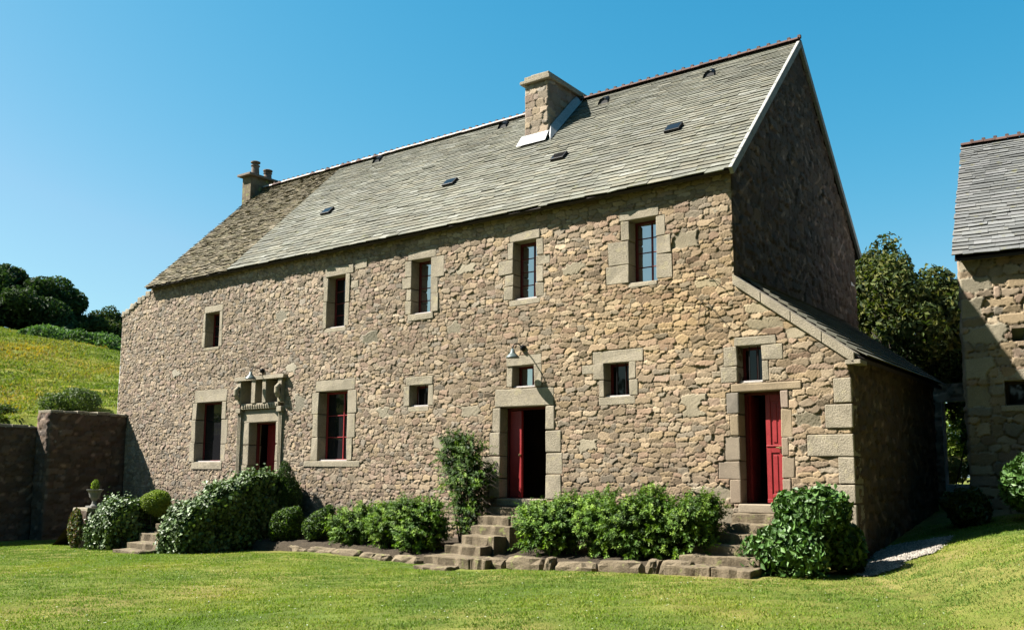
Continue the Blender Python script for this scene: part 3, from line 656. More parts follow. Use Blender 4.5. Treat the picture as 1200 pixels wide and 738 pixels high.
# terrace soil left of the ivy
def sheet(name,x0,x1,y0,y1,f,mat,step=.15,label=None,kind='structure',jit=.01,edge=None):
    xa=np.arange(x0,x1+1e-6,step); ya=np.arange(y0,y1+1e-6,step); X,Y=np.meshgrid(xa,ya); Z=f(X,Y)+RNG.normal(0,jit,X.shape)
    ix=np.arange(X.size).reshape(X.shape); F=np.stack([ix[:-1,:-1],ix[:-1,1:],ix[1:,1:],ix[1:,:-1]],-1).reshape(-1,4)
    if edge is not None:
        k=edge((X[:-1,:-1]+X[1:,1:])/2,(Y[:-1,:-1]+Y[1:,1:])/2).ravel(); F=F[k]
    o=link(name,npmesh(name,np.stack([X,Y,Z],-1).reshape(-1,3),F,smooth=True),M[mat]); return tag(o,label,kind=kind)
sheet('terrace_ground',-20.6,-12.3,-3.3,0,lambda X,Y:-.4+sm((X+18.6)/1.6)*(.82+.10*sm((Y+2)/2))-.9*sm((-2.0-Y)/.25)*(X>-15),'soil')
# flower bed in front of the facade, held by the low stone edging
EDGE=[(.05,-2.02),(-.8,-2.12),(-1.7,-2.2),(-2.8,-2.25),(-3.7,-2.2),(-4.35,-2.15)]
EDGL=[(-5.9,-2.2),(-6.8,-2.1),(-7.8,-1.95),(-8.8,-1.85),(-9.8,-1.7),(-10.8,-1.5)]
sheet('flower_bed',-12.3,.9,-2.2,0,lambda X,Y:G(X,Y)+.14+.22*sm((Y+2.2)/2.2)-.5*sm((-2.02-Y+.12*sm((-5.5-X)/5)*3)/.2)*(X<9),'soil',.12,jit=.018)
def stonerow(name,pts,h,dep,label,seed,cat='stone edging'):
    t=thing(name,(pts[0][0],pts[0][1],gz(*pts[0])),label,cat); rng=random.Random(seed); m=MB()
    for i in range(len(pts)-1):
        a=Vector((*pts[i],0)); b_=Vector((*pts[i+1],0)); L=(b_-a).length; d=(b_-a)/L; s=0
        while s<L-.1:
            w=min(rng.uniform(.5,1.35),L-s); c=a+d*(s+w/2); z=gz(c.x,c.y); hh=h*rng.uniform(.7,1.1); dp=dep*rng.uniform(.8,1.2)
            ang=math.atan2(d.y,d.x)+rng.uniform(-.08,.08); A=Matrix.Translation((c.x,c.y+rng.uniform(-.05,.05),z))@Matrix.Rotation(ang,4,'Z')
            f=rng.uniform(.8,1.15); V=[]
            nx,ny,nz=5,4,4
            P={}
            for ii in range(nx):
                for jj in range(ny):
                    for kk in range(nz):
                        if 0<ii<nx-1 and 0<jj<ny-1 and 0<kk<nz-1: continue
                        u,v,wz_=ii/(nx-1)*2-1,jj/(ny-1)*2-1,kk/(nz-1)*2-1
                        rd=1-.13*(u*u*v*v+v*v*wz_*wz_+u*u*wz_*wz_)
                        P[(ii,jj,kk)]=len(V); V.append(A@Vector((u*rd*w*.495+rng.uniform(-.018,.018),v*rd*dp/2+rng.uniform(-.02,.02),(wz_*rd*.5+.5)*(hh+.12)-.12+rng.uniform(-.014,.014))))
            F=[]
            for ii in range(nx-1):
                for jj in range(ny-1):
                    F.append((P[ii,jj,nz-1],P[ii+1,jj,nz-1],P[ii+1,jj+1,nz-1],P[ii,jj+1,nz-1]))
            for ii in range(nx-1):
                for kk in range(nz-1):
                    F.append((P[ii,0,kk],P[ii+1,0,kk],P[ii+1,0,kk+1],P[ii,0,kk+1])); F.append((P[ii,ny-1,kk+1],P[ii+1,ny-1,kk+1],P[ii+1,ny-1,kk],P[ii,ny-1,kk]))
            for jj in range(ny-1):
                for kk in range(nz-1):
                    F.append((P[0,jj,kk+1],P[0,jj+1,kk+1],P[0,jj+1,kk],P[0,jj,kk])); F.append((P[nx-1,jj,kk],P[nx-1,jj+1,kk],P[nx-1,jj+1,kk+1],P[nx-1,jj,kk+1]))
            m.raw(V,F,(.34*f,.28*f,.2*f)); s+=w
    o=m.build('stone_block',M['step'],t,smooth=False); o.name='stone_blocks'; return t
stonerow('stone_edging',EDGE,.22,.36,'low edging of rough blocks between the centre and right steps',1)
stonerow('stone_edging',EDGL,.13,.34,'low edging of rough blocks left of the centre steps',2)
# ---- stone steps: every tread a block
def flight(name,steps,label,loc,group='stone steps'):
    t=thing(name,loc,label,'steps'); 
    for i,(x0,x1,y0,y1,z0,z1) in enumerate(steps):
        m=MB(); x=x0; rng=random.Random(i*7+int(x0*10)); A=Matrix.Translation((x0,y0,0))@Matrix.Rotation(rng.uniform(-.03,.03),4,'Z')@Matrix.Translation((-x0,-y0,0))
        while x<x1-.02:
            w=rng.uniform(.8,1.3); b_=min(x+w,x1); b_=x1 if x1-b_<.2 else b_
            nx,ny=6,3
            V=[];
            for k in range(2):
                for jj in range(ny+1):
                    for ii in range(nx+1):
                        V.append(A@Vector((x+(b_-.012-x)*ii/nx+rng.uniform(-.01,.01),y0+(y1-y0)*jj/ny+(rng.uniform(-.03,.02) if jj==0 else 0)+(.02*math.sin(ii*2.3+i) if jj==0 else 0),(z0,z1)[k]+rng.uniform(-.022,.014)*k)))
            q=lambda k,jj,ii:k*(nx+1)*(ny+1)+jj*(nx+1)+ii
            F=[(q(1,jj,ii),q(1,jj,ii+1),q(1,jj+1,ii+1),q(1,jj+1,ii)) for jj in range(ny) for ii in range(nx)]+[(q(0,0,ii),q(0,0,ii+1),q(1,0,ii+1),q(1,0,ii)) for ii in range(nx)]
            F+=[(q(0,jj+1,0),q(0,jj,0),q(1,jj,0),q(1,jj+1,0)) for jj in range(ny)]+[(q(0,jj,nx),q(0,jj+1,nx),q(1,jj+1,nx),q(1,jj,nx)) for jj in range(ny)]
            m.raw(V,F,(.3,.26,.2)); x=b_
        m.build('step',M['step'],t,.02)
    return t
flight('stone_steps',[(.02,.95,-.42,.0,.3,.91),(-.02,.98,-.75,-.4,.2,.75),(-.1,1.0,-1.1,-.73,.1,.59),(-.26,1.05,-1.45,-1.08,-.1,.42),(-.34,1.1,-1.83,-1.43,-.15,.26),(-.42,1.12,-2.25,-1.8,-.2,.12)],'stone steps rising to the red door on the right','' or (.4,-1,0))
flight('stone_steps',[(-5.5,-4.3,-.5,.0,.3,.90),(-5.5,-4.3,-.9,-.48,.2,.73),(-5.4,-4.35,-1.25,-.88,.0,.55),(-5.35,-4.45,-1.62,-1.23,-.1,.37),(-5.4,-4.5,-2.02,-1.6,-.2,.19),(-5.5,-3.95,-2.55,-2.0,-.35,.02),(-5.45,-4.6,-2.9,-2.55,-.4,-.14)],'mossy stone steps rising to the open centre door',(-5,-1,0))
flight('stone_steps',[(-14.5,-12.9,-2.65,-2.12,-.5,.32),(-14.55,-12.95,-3.1,-2.6,-.5,.12),(-14.3,-12.95,-3.55,-3.05,-.5,-.06),(-14.2,-12.9,-3.95,-3.5,-.6,-.20)],'low stone lawn steps between the ivy bushes on the left',(-13.5,-3.3,-.3))

# gravel by the shed corner
def gravel_edge(X,Y): return (X>2.2+.1*np.sin(Y*5))&(X<3.15+.5*Y+.12*np.sin(Y*7))&(X<3.3)&(Y<1.6)&(Y>-.95+.10*np.sin(X*9))
sheet('gravel_path',2.0,4.6,-1.4,3.9,lambda X,Y:G(X,Y)+.018,'gravel',.06,jit=.005,edge=gravel_edge)
rng=np.random.default_rng(8); n=9000; gx=rng.uniform(2.1,3.5,n); gy=rng.uniform(-1.2,1.7,n); k=gravel_edge(gx+rng.normal(0,.05,n),gy+rng.normal(0,.05,n)); gx,gy=gx[k],gy[k]; n=len(gx)
V=[];r_=rng.uniform(.008,.022,(n,1)); cen=np.stack([gx,gy,G(gx,gy)+.022],1)
for d_ in ((1,0,0),(0,1,0),(-1,0,0),(0,-1,0),(0,0,.8)): V.append(cen+np.array(d_)*r_*rng.uniform(.7,1.3,(n,1)))
V=np.stack(V,1).reshape(-1,3); F=(np.arange(n)[:,None,None]*5+np.array([[0,1,4],[1,2,4],[2,3,4],[3,0,4]])[None]).reshape(-1,3)
C=np.repeat(np.array((.25,.225,.195))*rng.uniform(.4,1.2,(n,1)),5,0)
tag(link('gravel',npmesh('gravel',V,F,C),M['ridge']),'patch of pale loose gravel beside the shed corner','gravel',kind='stuff')

# ------------------------------------------------------------ PLANTS by the house
GRN=[(.055,.10,.022),(.075,.135,.028),(.10,.17,.035),(.045,.085,.02),(.13,.20,.045)]
IVY=[(.045,.085,.022),(.075,.13,.035),(.105,.165,.05),(.135,.195,.07),(.055,.095,.025)]
DARK=[(.025,.05,.015),(.035,.065,.018),(.05,.085,.022),(.03,.055,.02)]
BOXG=[(.16,.22,.03),(.20,.27,.04),(.25,.32,.055)]
HYD=[(.04,.095,.018),(.065,.14,.026),(.10,.185,.045),(.045,.10,.02)]
SPR=[(.07,.135,.02),(.105,.185,.025),(.16,.25,.035),(.05,.10,.016)]
def bush(name,blobs,n,size,col,label,cat='bush',group=None,mat='leaf',seed=0,st=5,**k):
    x=sum(b[0] for b in blobs)/len(blobs); y=sum(b[1] for b in blobs)/len(blobs); z=gz(x,y)
    t=thing(name,(x,y,z),label,cat,group)
    foliage('foliage',blobs,n,size,col,mat,t,seed,**k)
    tips=[]
    for i in range(st):
        b=blobs[i%len(blobs)]; tips.append((b[0]+random.uniform(-.5,.5)*b[3],b[1]+random.uniform(-.5,.5)*b[4],b[2]+random.uniform(.0,.6)*b[5]))
    stems('stem',(x,y,z-.1),tips,.022,'bark',t); return t
bg='leafy bushes in the bed along the front wall'
def lumpy(cx,cy,z0,z1,rx,ry,k,seed):
    r=random.Random(seed); B=[(cx,cy,(z0+z1)/2,rx*.85,ry*.85,(z1-z0)/2*.9)]
    for i in range(k):
        a=r.uniform(0,6.28); d=r.uniform(.35,.75); zz=r.uniform(.3,.85); s_=r.uniform(.30,.5)
        B.append((cx+math.cos(a)*rx*d,cy+math.sin(a)*ry*d,z0+(z1-z0)*zz,rx*s_,ry*s_,(z1-z0)*s_*.55))
    return B
def spray(name,blobs,n,seed,label,size=.085,col=SPR,group=bg,**k):
    """bush of upright shoots: leaves set along many short stems that leave the bush outward"""
    rng=np.random.default_rng(seed); ns=n//26; P,nr,w=blobpts(blobs,ns,rng,.2,3,.55)
    k_=P[:,2]>G(P[:,0],P[:,1])-.05; P,nr,w=P[k_],nr[k_],w[k_]; ns=len(P)
    d=nr*.7+np.array((0,-.05,.55))+rng.normal(0,.28,(ns,3)); d/=np.linalg.norm(d,axis=1,keepdims=True)
    L=rng.uniform(.12,.34,(ns,1)); m=22; t=np.tile(np.linspace(.05,1,m),ns)[:,None]; PP=np.repeat(P,m,0); DD=np.repeat(d,m,0); LL=np.repeat(L,m,0)
    side=rng.normal(0,1,(ns*m,3)); side-=DD*(side*DD).sum(1,keepdims=True); side/=np.linalg.norm(side,axis=1,keepdims=True)
    pos=PP+DD*LL*t+np.array((0,0,-.10))*t*t*LL*2; s=size*(1.15-.6*t)*rng.uniform(.7,1.2,(ns*m,1))
    ax=side*.85+DD*.5; ax/=np.linalg.norm(ax,axis=1,keepdims=True); bt=np.cross(ax,DD+rng.normal(0,.3,DD.shape)); bt/=np.linalg.norm(bt,axis=1,keepdims=True)
    tip=pos+ax*s; tip[:,2]-=.2*s[:,0]; mid=pos+ax*s*.45
    V=np.stack([pos,mid+bt*s*.2,tip,mid-bt*s*.2],1).reshape(-1,3); F=np.arange(len(V)).reshape(-1,4)
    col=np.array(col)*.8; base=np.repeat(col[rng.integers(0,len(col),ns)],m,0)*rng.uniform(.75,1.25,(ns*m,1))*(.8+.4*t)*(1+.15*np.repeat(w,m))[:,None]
    x=np.mean([b[0] for b in blobs]); y=np.mean([b[1] for b in blobs]); T=thing(name,(x,y,gz(x,y)),label,'shrub' if group is None else 'bush',group)
    link('foliage',npmesh('foliage',V,F,np.repeat(base,4,0)),M['leaf'],T)
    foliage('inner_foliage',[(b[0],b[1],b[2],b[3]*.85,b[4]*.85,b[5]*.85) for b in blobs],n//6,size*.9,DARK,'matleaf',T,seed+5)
    stems('stem',(x,y,gz(x,y)),[(b[0],b[1],b[2]+b[5]*.5) for b in blobs],.02,'bark',T); return T
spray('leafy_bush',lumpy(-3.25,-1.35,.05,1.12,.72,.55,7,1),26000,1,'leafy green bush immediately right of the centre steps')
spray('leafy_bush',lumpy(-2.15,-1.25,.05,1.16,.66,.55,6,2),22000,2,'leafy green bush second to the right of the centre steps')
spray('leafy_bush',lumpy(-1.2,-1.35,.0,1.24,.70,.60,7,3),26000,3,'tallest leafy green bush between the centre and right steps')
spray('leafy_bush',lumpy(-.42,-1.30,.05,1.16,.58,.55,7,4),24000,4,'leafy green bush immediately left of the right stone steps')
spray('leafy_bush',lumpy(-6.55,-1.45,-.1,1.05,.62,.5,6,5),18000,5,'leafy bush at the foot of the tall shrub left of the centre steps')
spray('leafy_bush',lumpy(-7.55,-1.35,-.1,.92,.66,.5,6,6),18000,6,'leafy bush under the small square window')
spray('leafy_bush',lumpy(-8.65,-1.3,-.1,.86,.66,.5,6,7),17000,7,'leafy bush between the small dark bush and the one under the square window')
bush('dark_bush',lumpy(-10.05,-1.2,-.2,.80,.45,.45,4,8),9000,.06,SPR+DARK,'small rounded dark bush right of the big ivy, the one nearer the steps',group='small dark bushes beside the big ivy',seed=8,lump=.3)
bush('dark_bush',lumpy(-11.15,-1.25,-.2,.82,.50,.45,4,9),9500,.06,SPR+DARK,'small rounded dark bush touching the big ivy',group='small dark bushes beside the big ivy',seed=9,lump=.3)
bush('young_conifer',[(-12.1,-.55,.95,.34,.3,.5),(-12.15,-.55,1.35,.24,.22,.4),(-12.2,-.55,1.62,.14,.14,.28)],7000,.06,DARK+GRN[:2],'small upright conifer in front of the left red door','conifer',seed=10,aspect=.3,lump=.25)
cl=[(-6.15,-.6,1.5,.46,.36,.45),(-6.5,-.6,2.0,.30,.25,.32),(-5.98,-.6,2.05,.34,.28,.3),(-6.3,-.6,2.32,.2,.2,.15),(-5.72,-.62,1.6,.36,.28,.3),(-5.95,-.65,1.1,.34,.3,.4),(-5.85,-.7,.65,.30,.26,.4),(-6.66,-.6,2.32,.10,.1,.12)]
t=spray('tall_shrub',cl,20000,12,'tall loose evergreen shrub growing up the wall left of the centre door',.075,DARK+SPR[:3]+GRN,None)
# thin arching twigs right of it
m=MB()
for i in range(16):
    a=random.uniform(-.3,.9); l=random.uniform(.5,.9); p=Vector((-5.85,-.7,.5+.06*i)); m.tube([p,p+Vector((l*.35*a+.1,-.05,l*.45)),p+Vector((l*.7*a+.25,-.1,l*.55)),p+Vector((l*a+.32,-.12,l*.42))],[.008,.007,.005,.002],4)
m.build('twig',M['stem'],t)
# ivy
def ivy_ramp():
    B=[]
    for i in range(7):
        q=i/6; y=-3.45+2.9*q; top=.72+.98*q
        B.append((-12.55-.05*q,y,(top-.45)/2,.62,.45,(top+.45)/2))
        B.append((-12.75,y+.1,top-.28,.45,.42,.32))
    B+=[(-12.95,-3.35,.15,.45,.5,.6),(-12.3,-.35,1.35,.55,.3,.42)]
    return B
def ivy_skin(name,prof,x0,x1,n,size,label,seed,loc):
    """prof: outline (y,z) of the overgrown wall; leaves on its two sides, its ends and its top"""
    rng=np.random.default_rng(seed); P=[];Nn=[]; prof=np.array(prof); k=len(prof); per=[]; 
    L=np.linalg.norm(np.roll(prof,-1,0)-prof,axis=1); nz=[]
    ymin,ymax,zmin,zmax=prof[:,0].min(),prof[:,0].max(),prof[:,1].min(),prof[:,1].max()
    def inside(y,z):
        c=np.zeros(len(y),bool)
        for i in range(k):
            (ya,za),(yb,zb)=prof[i],prof[(i+1)%k]
            m=((za>z)!=(zb>z))&(y<(yb-ya)*(z-za)/(zb-za+1e-9)+ya); c^=m
        return c
    ns=int(n*.55); y=rng.uniform(ymin,ymax,ns); z=rng.uniform(zmin,zmax,ns); m=inside(y,z); y,z=y[m],z[m]; sd=np.where(rng.random(len(y))<.75,1,-1)
    P.append(np.stack([np.where(sd>0,x1,x0)+0*y,y,z],1)); Nn.append(np.stack([sd*1.,0*y,0*y],1))
    for i in range(k):
        a,b=prof[i],prof[(i+1)%k]; d=b-a; nn=np.array([d[1],-d[0]]); nn/=np.linalg.norm(nn)+1e-9; nn=-nn
        if nn[1]<-.5: continue
        c_=int(n*.55*L[i]/L.sum()); t=rng.random(c_); x=rng.uniform(x0,x1,c_); q=a+d*t[:,None]
        P.append(np.stack([x,q[:,0],q[:,1]],1)); Nn.append(np.tile([0,nn[0],nn[1]],(c_,1)))
    P=np.concatenate(P);Nn=np.concatenate(Nn); w=np.sin(P[:,0]*5+P[:,2]*7+np.sin(P[:,1]*4))*.5+np.sin(P[:,1]*6.3+P[:,2]*3.1+P[:,0]*2)*.5
    w2=np.sin(P[:,0]*2.3+P[:,1]*3.1)*np.sin(P[:,2]*3.7+P[:,1]*1.3); P=P+Nn*(.06*w+.10*w2+rng.normal(0,.055,len(P))+(rng.random(len(P))<.04)*rng.uniform(.05,.25,len(P)))[:,None]+rng.normal(0,.035,P.shape); k_=P[:,2]>G(P[:,0],P[:,1]); P,Nn,w=P[k_],Nn[k_],w[k_]
    V,F,C=leaves(P,Nn,size*rng.uniform(.7,1.35,(len(P),1)),rng,IVY,.3,.85,.6,.45,1+.15*w); t=thing(name,loc,label,'ivy'); link('foliage',npmesh('foliage',V,F,C),M['gloss'],t)
    stems('stem',loc,[(loc[0]+.2,loc[1]+.4,loc[2]+.6),(loc[0],loc[1]+.8,loc[2]+.7)],.02,'bark',t); return t
ivy_skin('ivy_mass',[(-3.5,-.4),(-3.52,.2),(-3.35,.45),(-3.1,.66),(-2.6,.90),(-2.0,1.2),(-1.5,1.40),(-.9,1.50),(-.35,1.45),(-.1,1.2),(-.1,-.4)],-12.95,-12.15,42000,.085,'big ivy mound draped over the stair wall below the left door',13,(-12.6,-2,-.2))
ivy_skin('ivy_bush',[(-3.55,-.4),(-3.6,.3),(-3.35,.66),(-2.9,.80),(-2.3,.82),(-1.9,.7),(-1.8,-.4)],-15.95,-15.0,15000,.08,'ivy clump over the low wall left of the lawn steps',14,(-15.5,-2.8,-.3))
bush('ivy_pillar',[(-16.75,-3.52,.15,.28,.14,.5)],2600,.075,[(.07,.09,.03),(.16,.10,.06),(.10,.12,.05)],'thin reddish ivy on the end of the terrace wall below the urn','ivy',seed=15,shell=.3,aspect=.85)
bush('box_ball',[(-14.85,-2.5,.82,.36,.36,.31),(-14.7,-2.4,.9,.22,.2,.22)],8000,.05,BOXG,'small rounded yellow green bush on the terrace','bush',seed=16,lump=.16,freq=6,shell=.35,spread=.7)
# urn on the terrace wall
t=thing('garden_urn',(-16.5,-3.2,.68),'pale urn with a sprig standing on the low terrace wall','urn')
m=MB(); m.box(-16.65,-16.35,-3.35,-3.05,.68,.74).lathe((-16.5,-3.2,.74),[(.1,0),(.06,.05),(.05,.12),(.12,.22),(.15,.34),(.20,.40),(.21,.42),(.17,.42),(.15,.36)],20); m.build('urn_body',M['pot'],t,.004)
foliage('plant',[(-16.5,-3.2,1.25,.09,.09,.15)],220,.07,BOXG,'leaf',t,18,groundclip=False)
t=thing('stone_pier',(-13.6,-1.2,.5),'dark stone pier cap between the rubble terrace wall and the big ivy','pier')
m=MB(); m.box(-13.78,-13.42,-1.4,-1.05,.3,.93,j=.01).box(-13.84,-13.36,-1.46,-1.0,.93,1.0,j=.01); m.build('pier',M['terracotta'],t,.015)
# hydrangea
bush('broadleaf_shrub',lumpy(1.62,-1.0,.1,1.32,.66,.62,9,20)+[(1.45,-1.35,.35,.62,.5,.42),(2.0,-.7,.4,.5,.5,.45)],14000,.125,HYD,'big broad leaved glossy shrub at the corner of the shed, right of the red door','shrub',mat='gloss',seed=20,lump=.35,shell=.55,aspect=.62,droop=.7,st=9)
bush('laurel_shrub',lumpy(4.75,2.7,.9,2.1,.85,.7,6,21),9000,.15,HYD,'glossy laurel shrub in front of the barn at the right edge','shrub',mat='gloss',seed=21,lump=.2,shell=.4,aspect=.5)
bush('laurel_shrub',lumpy(3.35,2.9,.6,1.35,.42,.5,5,22),4000,.12,DARK,'low dark shrub in the shade at the barn corner','shrub',mat='gloss',seed=22,aspect=.5)
# sunlit shrubs beyond the gateway
bush('sunlit_shrub',[(.3,17.2,3.0,1.2,.8,.8),(-.4,17.4,3.6,.7,.6,.6),(1.0,17.3,3.5,.7,.6,.7)],16000,.13,SPR+BOXG,'sunlit green shrub seen through the yard gateway','shrub',seed=23,lump=.3,gap=.5)
bush('sunlit_shrub',[(.3,16.4,1.75,.7,.5,.5)],3000,.12,[(.16,.15,.05),(.12,.13,.04)],'yellowish low plant seen at the foot of the yard gateway','plant',seed=24,lump=.3)

# ------------------------------------------------------------ TREES
def tree(name,base,h,blobs,n,size,col,label,cat='tree',group=None,seed=0,trunk=.2,**k):
    t=thing(name,base,label,cat,group); foliage('crown',blobs,n,size,col,'matleaf',t,seed,groundclip=False,**k)
    rng=random.Random(seed); b=Vector(base); m=MB(); top=b+Vector((rng.uniform(-.3,.3),rng.uniform(-.3,.3),h))
    m.tube([b-Vector((0,0,.3)),b.lerp(top,.35)+Vector((.1,.05,0)),b.lerp(top,.7),top],[trunk,trunk*.8,trunk*.5,trunk*.15],9)
    for bl in blobs:
        a=b.lerp(top,rng.uniform(.3,.7)); c=Vector(bl[:3]); m.tube([a,a.lerp(c,.5)+Vector((0,0,.2)),c,c+Vector((rng.uniform(-.6,.6)*bl[3],rng.uniform(-.6,.6)*bl[4],bl[5]*.6))],[trunk*.35,trunk*.25,trunk*.15,trunk*.05],6)
    m.build('trunk',M['bark'],t,smooth=True); return t
def crown(cx,cy,cz,rx,ry,rz,k,seed,s0=.28,s1=.48):
    r=random.Random(seed); B=[(cx,cy,cz,rx*.7,ry*.7,rz*.7)]
    for i in range(k):
        v=Vector((r.gauss(0,1),r.gauss(0,1),r.gauss(0,.9))).normalized(); d=r.uniform(.55,.85); s_=r.uniform(s0,s1)
        B.append((cx+v.x*rx*d,cy+v.y*ry*d,cz+v.z*rz*d,rx*s_,ry*s_,rz*s_))
    return B
TG=[(.035,.055,.016),(.055,.08,.02),(.085,.105,.025),(.03,.045,.014),(.12,.125,.03)]
tree('broadleaf_tree',(.3,11.5,.8),5.0,crown(.2,11.3,5.5,2.0,1.9,2.5,18,30)+[(1.35,11.6,6.0,.9,.8,.9),(1.0,11.6,6.6,.6,.6,.6)],34000,.17,TG,'broadleaf tree filling the gap between the farmhouse and the barn','tree',seed=30,trunk=.22,lump=.3,freq=2,shell=.55,gap=.6)
tree('broadleaf_tree',(2.6,12.2,1.0),4.5,crown(1.9,12.2,5.4,1.3,1.5,2.3,12,31),20000,.17,TG,'smaller tree partly behind the barn roof','tree',seed=31,trunk=.18,lump=.3,freq=2,shell=.55,gap=.6)
tree('broadleaf_tree',(-1.6,12.5,.8),5.0,crown(-1.6,12.8,5.9,2.0,1.9,3.0,12,32),22000,.18,TG,'tree mostly hidden behind the farmhouse gable','tree',seed=32,trunk=.22,lump=.3,freq=2,shell=.55,gap=.5)
bush('dark_hedge',[(-.5,10.3,2.6,1.6,.5,1.6),(.9,10.4,4.4,1.0,.5,.8),(2.9,10.6,4.4,1.2,.5,.8),(3.2,10.4,2.6,1.2,.5,1.6)],16000,.14,DARK,'dark shaded hedge behind the yard wall','hedge',mat='matleaf',seed=33,lump=.2)

# ------------------------------------------------------------ the meadow hill on the left
EX,EY=-.891,.454
def HZ(x,y):
    s=(x-6.78)*EX+(y+16.14)*EY; t=(x-6.78)*.454+(y+16.14)*.891
    z=np.interp(s,[20,28,31.5,34,40,50,60,68,80,120,400],[3.0,3.02,3.15,3.65,5.25,7.8,9.45,9.9,10.0,9,6])
    z=z-.13*np.clip(t,-30,30)*sm((s-32)/25)
    return z+.10*np.sin(x*.5+y*.3)+.06*np.sin(x*1.3-y*.9)
xa=np.concatenate([np.arange(-60,-21.1,.4),[-21.15]]); xa=np.concatenate([np.arange(-260,-60,5),xa]); ya=np.concatenate([np.arange(-60,-12,2),np.arange(-12,30,.5),np.arange(30,200,6)])
X,Y=np.meshgrid(xa,ya); Z=HZ(X,Y)+RNG.normal(0,.03,X.shape)
Z=np.where((X>-22.3)&(Y<-2.3),2.7,Z); Z=np.where((X>-21.5),np.minimum(Z,3.1),Z)
ix=np.arange(X.size).reshape(X.shape); F=np.stack([ix[:-1,:-1],ix[:-1,1:],ix[1:,1:],ix[1:,:-1]],-1).reshape(-1,4); fx=(X[:-1,:-1]+X[1:,1:]).ravel()/2; fy=(Y[:-1,:-1]+Y[1:,1:]).ravel()/2
F=F[~((fx>-21.7)&(fy<-2.4))]
tag(link('meadow_hill',npmesh('meadow_hill',np.stack([X,Y,Z],-1).reshape(-1,3),F,smooth=True),M['meadow']),kind='structure')
def hp(px,s,dz=0):
    """a spot on the hill, px only names the bearing from the camera"""
    th=R(35.689)+math.atan((620.07-px)/1066); dx,dy=-math.sin(th),math.cos(th); k=s/(dx*EX+dy*EY); x,y=6.78+dx*k,-16.14+dy*k; return x,y,float(HZ(x,y))+dz
rng=np.random.default_rng(77)
n=60000; s=30+32*rng.random(n)**.8; px=rng.uniform(-40,175,n); th=R(35.689)+np.arctan((620.07-px)/1066); k=s/(-np.sin(th)*EX+np.cos(th)*EY); gx,gy=6.78-np.sin(th)*k,-16.14+np.cos(th)*k
ok=(gx<-22.2); gx,gy,s=gx[ok],gy[ok],s[ok]; n=len(gx); hh=rng.uniform(.05,.15,n); a=rng.uniform(0,6.28,n); w=.02+.035*rng.random(n); gz0=HZ(gx,gy)-.03
lean=rng.normal(0,.08,(n,2))
V=np.stack([np.stack([gx-np.cos(a)*w,gy-np.sin(a)*w,gz0],1),np.stack([gx+np.cos(a)*w,gy+np.sin(a)*w,gz0],1),np.stack([gx+lean[:,0],gy+lean[:,1],gz0+hh],1)],1).reshape(-1,3)
pt=np.sin(gx*.35+1)*np.sin(gy*.45)+.5*np.sin(gx*1.1+gy*.8)
pal=.62*np.array([(.13,.18,.03),(.19,.22,.045),(.28,.25,.06),(.38,.24,.03)]); q=np.clip((pt*1.3+1.2+rng.normal(0,.8,n)),0,3).astype(int)
C=np.repeat(pal[q]*rng.uniform(.8,1.2,(n,1)),3,0)
tag(link('meadow_grass',npmesh('meadow_grass',V,np.arange(3*n).reshape(n,3),C),M['blade']),'tall meadow grass with orange seed heads on the hillside','grass',kind='stuff')
blo=[]
for i in range(70):
    x,y,z=hp(random.uniform(35,175),random.uniform(53,61)); blo.append((x,y,z+.15,random.uniform(.6,1.2),random.uniform(.6,1.2),random.uniform(.3,.6)))
o=foliage('bracken',blo,36000,.20,[(.06,.12,.035),(.08,.15,.05),(.10,.17,.06)],'matleaf',None,40,groundclip=False); tag(o,'strip of green bracken along the top of the meadow','bracken',kind='stuff')
def htree(px,s,r,h,n,seed,label,col=DARK,k=14,name='dark_tree',cat='tree',sz=.26,zc=.55,gap=.4):
    x,y,z=hp(px,s); tree(name,(x,y,z-.2),h*.7,crown(x,y,z+h*zc,r,r,h*(1-zc)*1.08,k,seed),n,sz,col,label,cat,'trees on the hilltop',seed,trunk=.25,lump=.3,freq=1.3,shell=.6,gap=gap)
htree(24,66,2.7,4.3,24000,50,'tallest dark round tree on the hill at the left')
htree(-25,66,3.2,4.0,18000,51,'dark tree cut off by the left edge of the hill')
htree(60,65,1.8,3.1,12000,52,'lower dark tree leaning right of the tallest hill tree')
htree(98,66,1.9,2.7,10000,53,'olive green thicket between the dark tree and the farmhouse corner',[(.04,.07,.02),(.06,.09,.025),(.08,.10,.03)],12,'thicket','thicket',.22,.45,.2)
htree(128,67,2.0,3.2,10000,54,'thicket beside the left corner of the farmhouse',[(.04,.07,.02),(.055,.08,.025),(.03,.05,.018)],12,'thicket','thicket',.22,.45,.2)
htree(5,64,2.8,2.8,11000,55,'dark hedge bush below the tallest hill tree',DARK,10,'dark_tree','bush',.24,.4,.1)
htree(55,64,2.4,2.3,9000,56,'dark hedge bush below the leaning hill tree',DARK,10,'dark_tree','bush',.24,.4,.1)
htree(160,68,2.6,2.7,7000,57,'thicket mostly hidden behind the farmhouse corner',DARK,10,'thicket','thicket',.24,.4,.1)
x,y=-22.6,-.5; bush('hill_bush',[(x,y,HZ(x,y)+.3,.75,.65,.5),(x-.3,y-.5,HZ(x,y)+.15,.55,.55,.4)],7000,.08,[(.10,.15,.04),(.13,.18,.05),(.06,.09,.03)],'round green bush on the bank above the garden wall','bush',seed=60,lump=.3,groundclip=False)
bush('hill_bush',[(-23.2,-4.6,HZ(-23.2,-4.6)+.15,.8,.7,.5),(-23.0,-3.5,HZ(-23,-3.5)+.1,.6,.6,.45),(-23.4,-2.6,HZ(-23.4,-2.6),.5,.5,.3)],6000,.09,[(.07,.11,.035),(.10,.14,.045)],'shrubby growth over the garden wall at the left edge','bush',seed=61,lump=.35,groundclip=False)

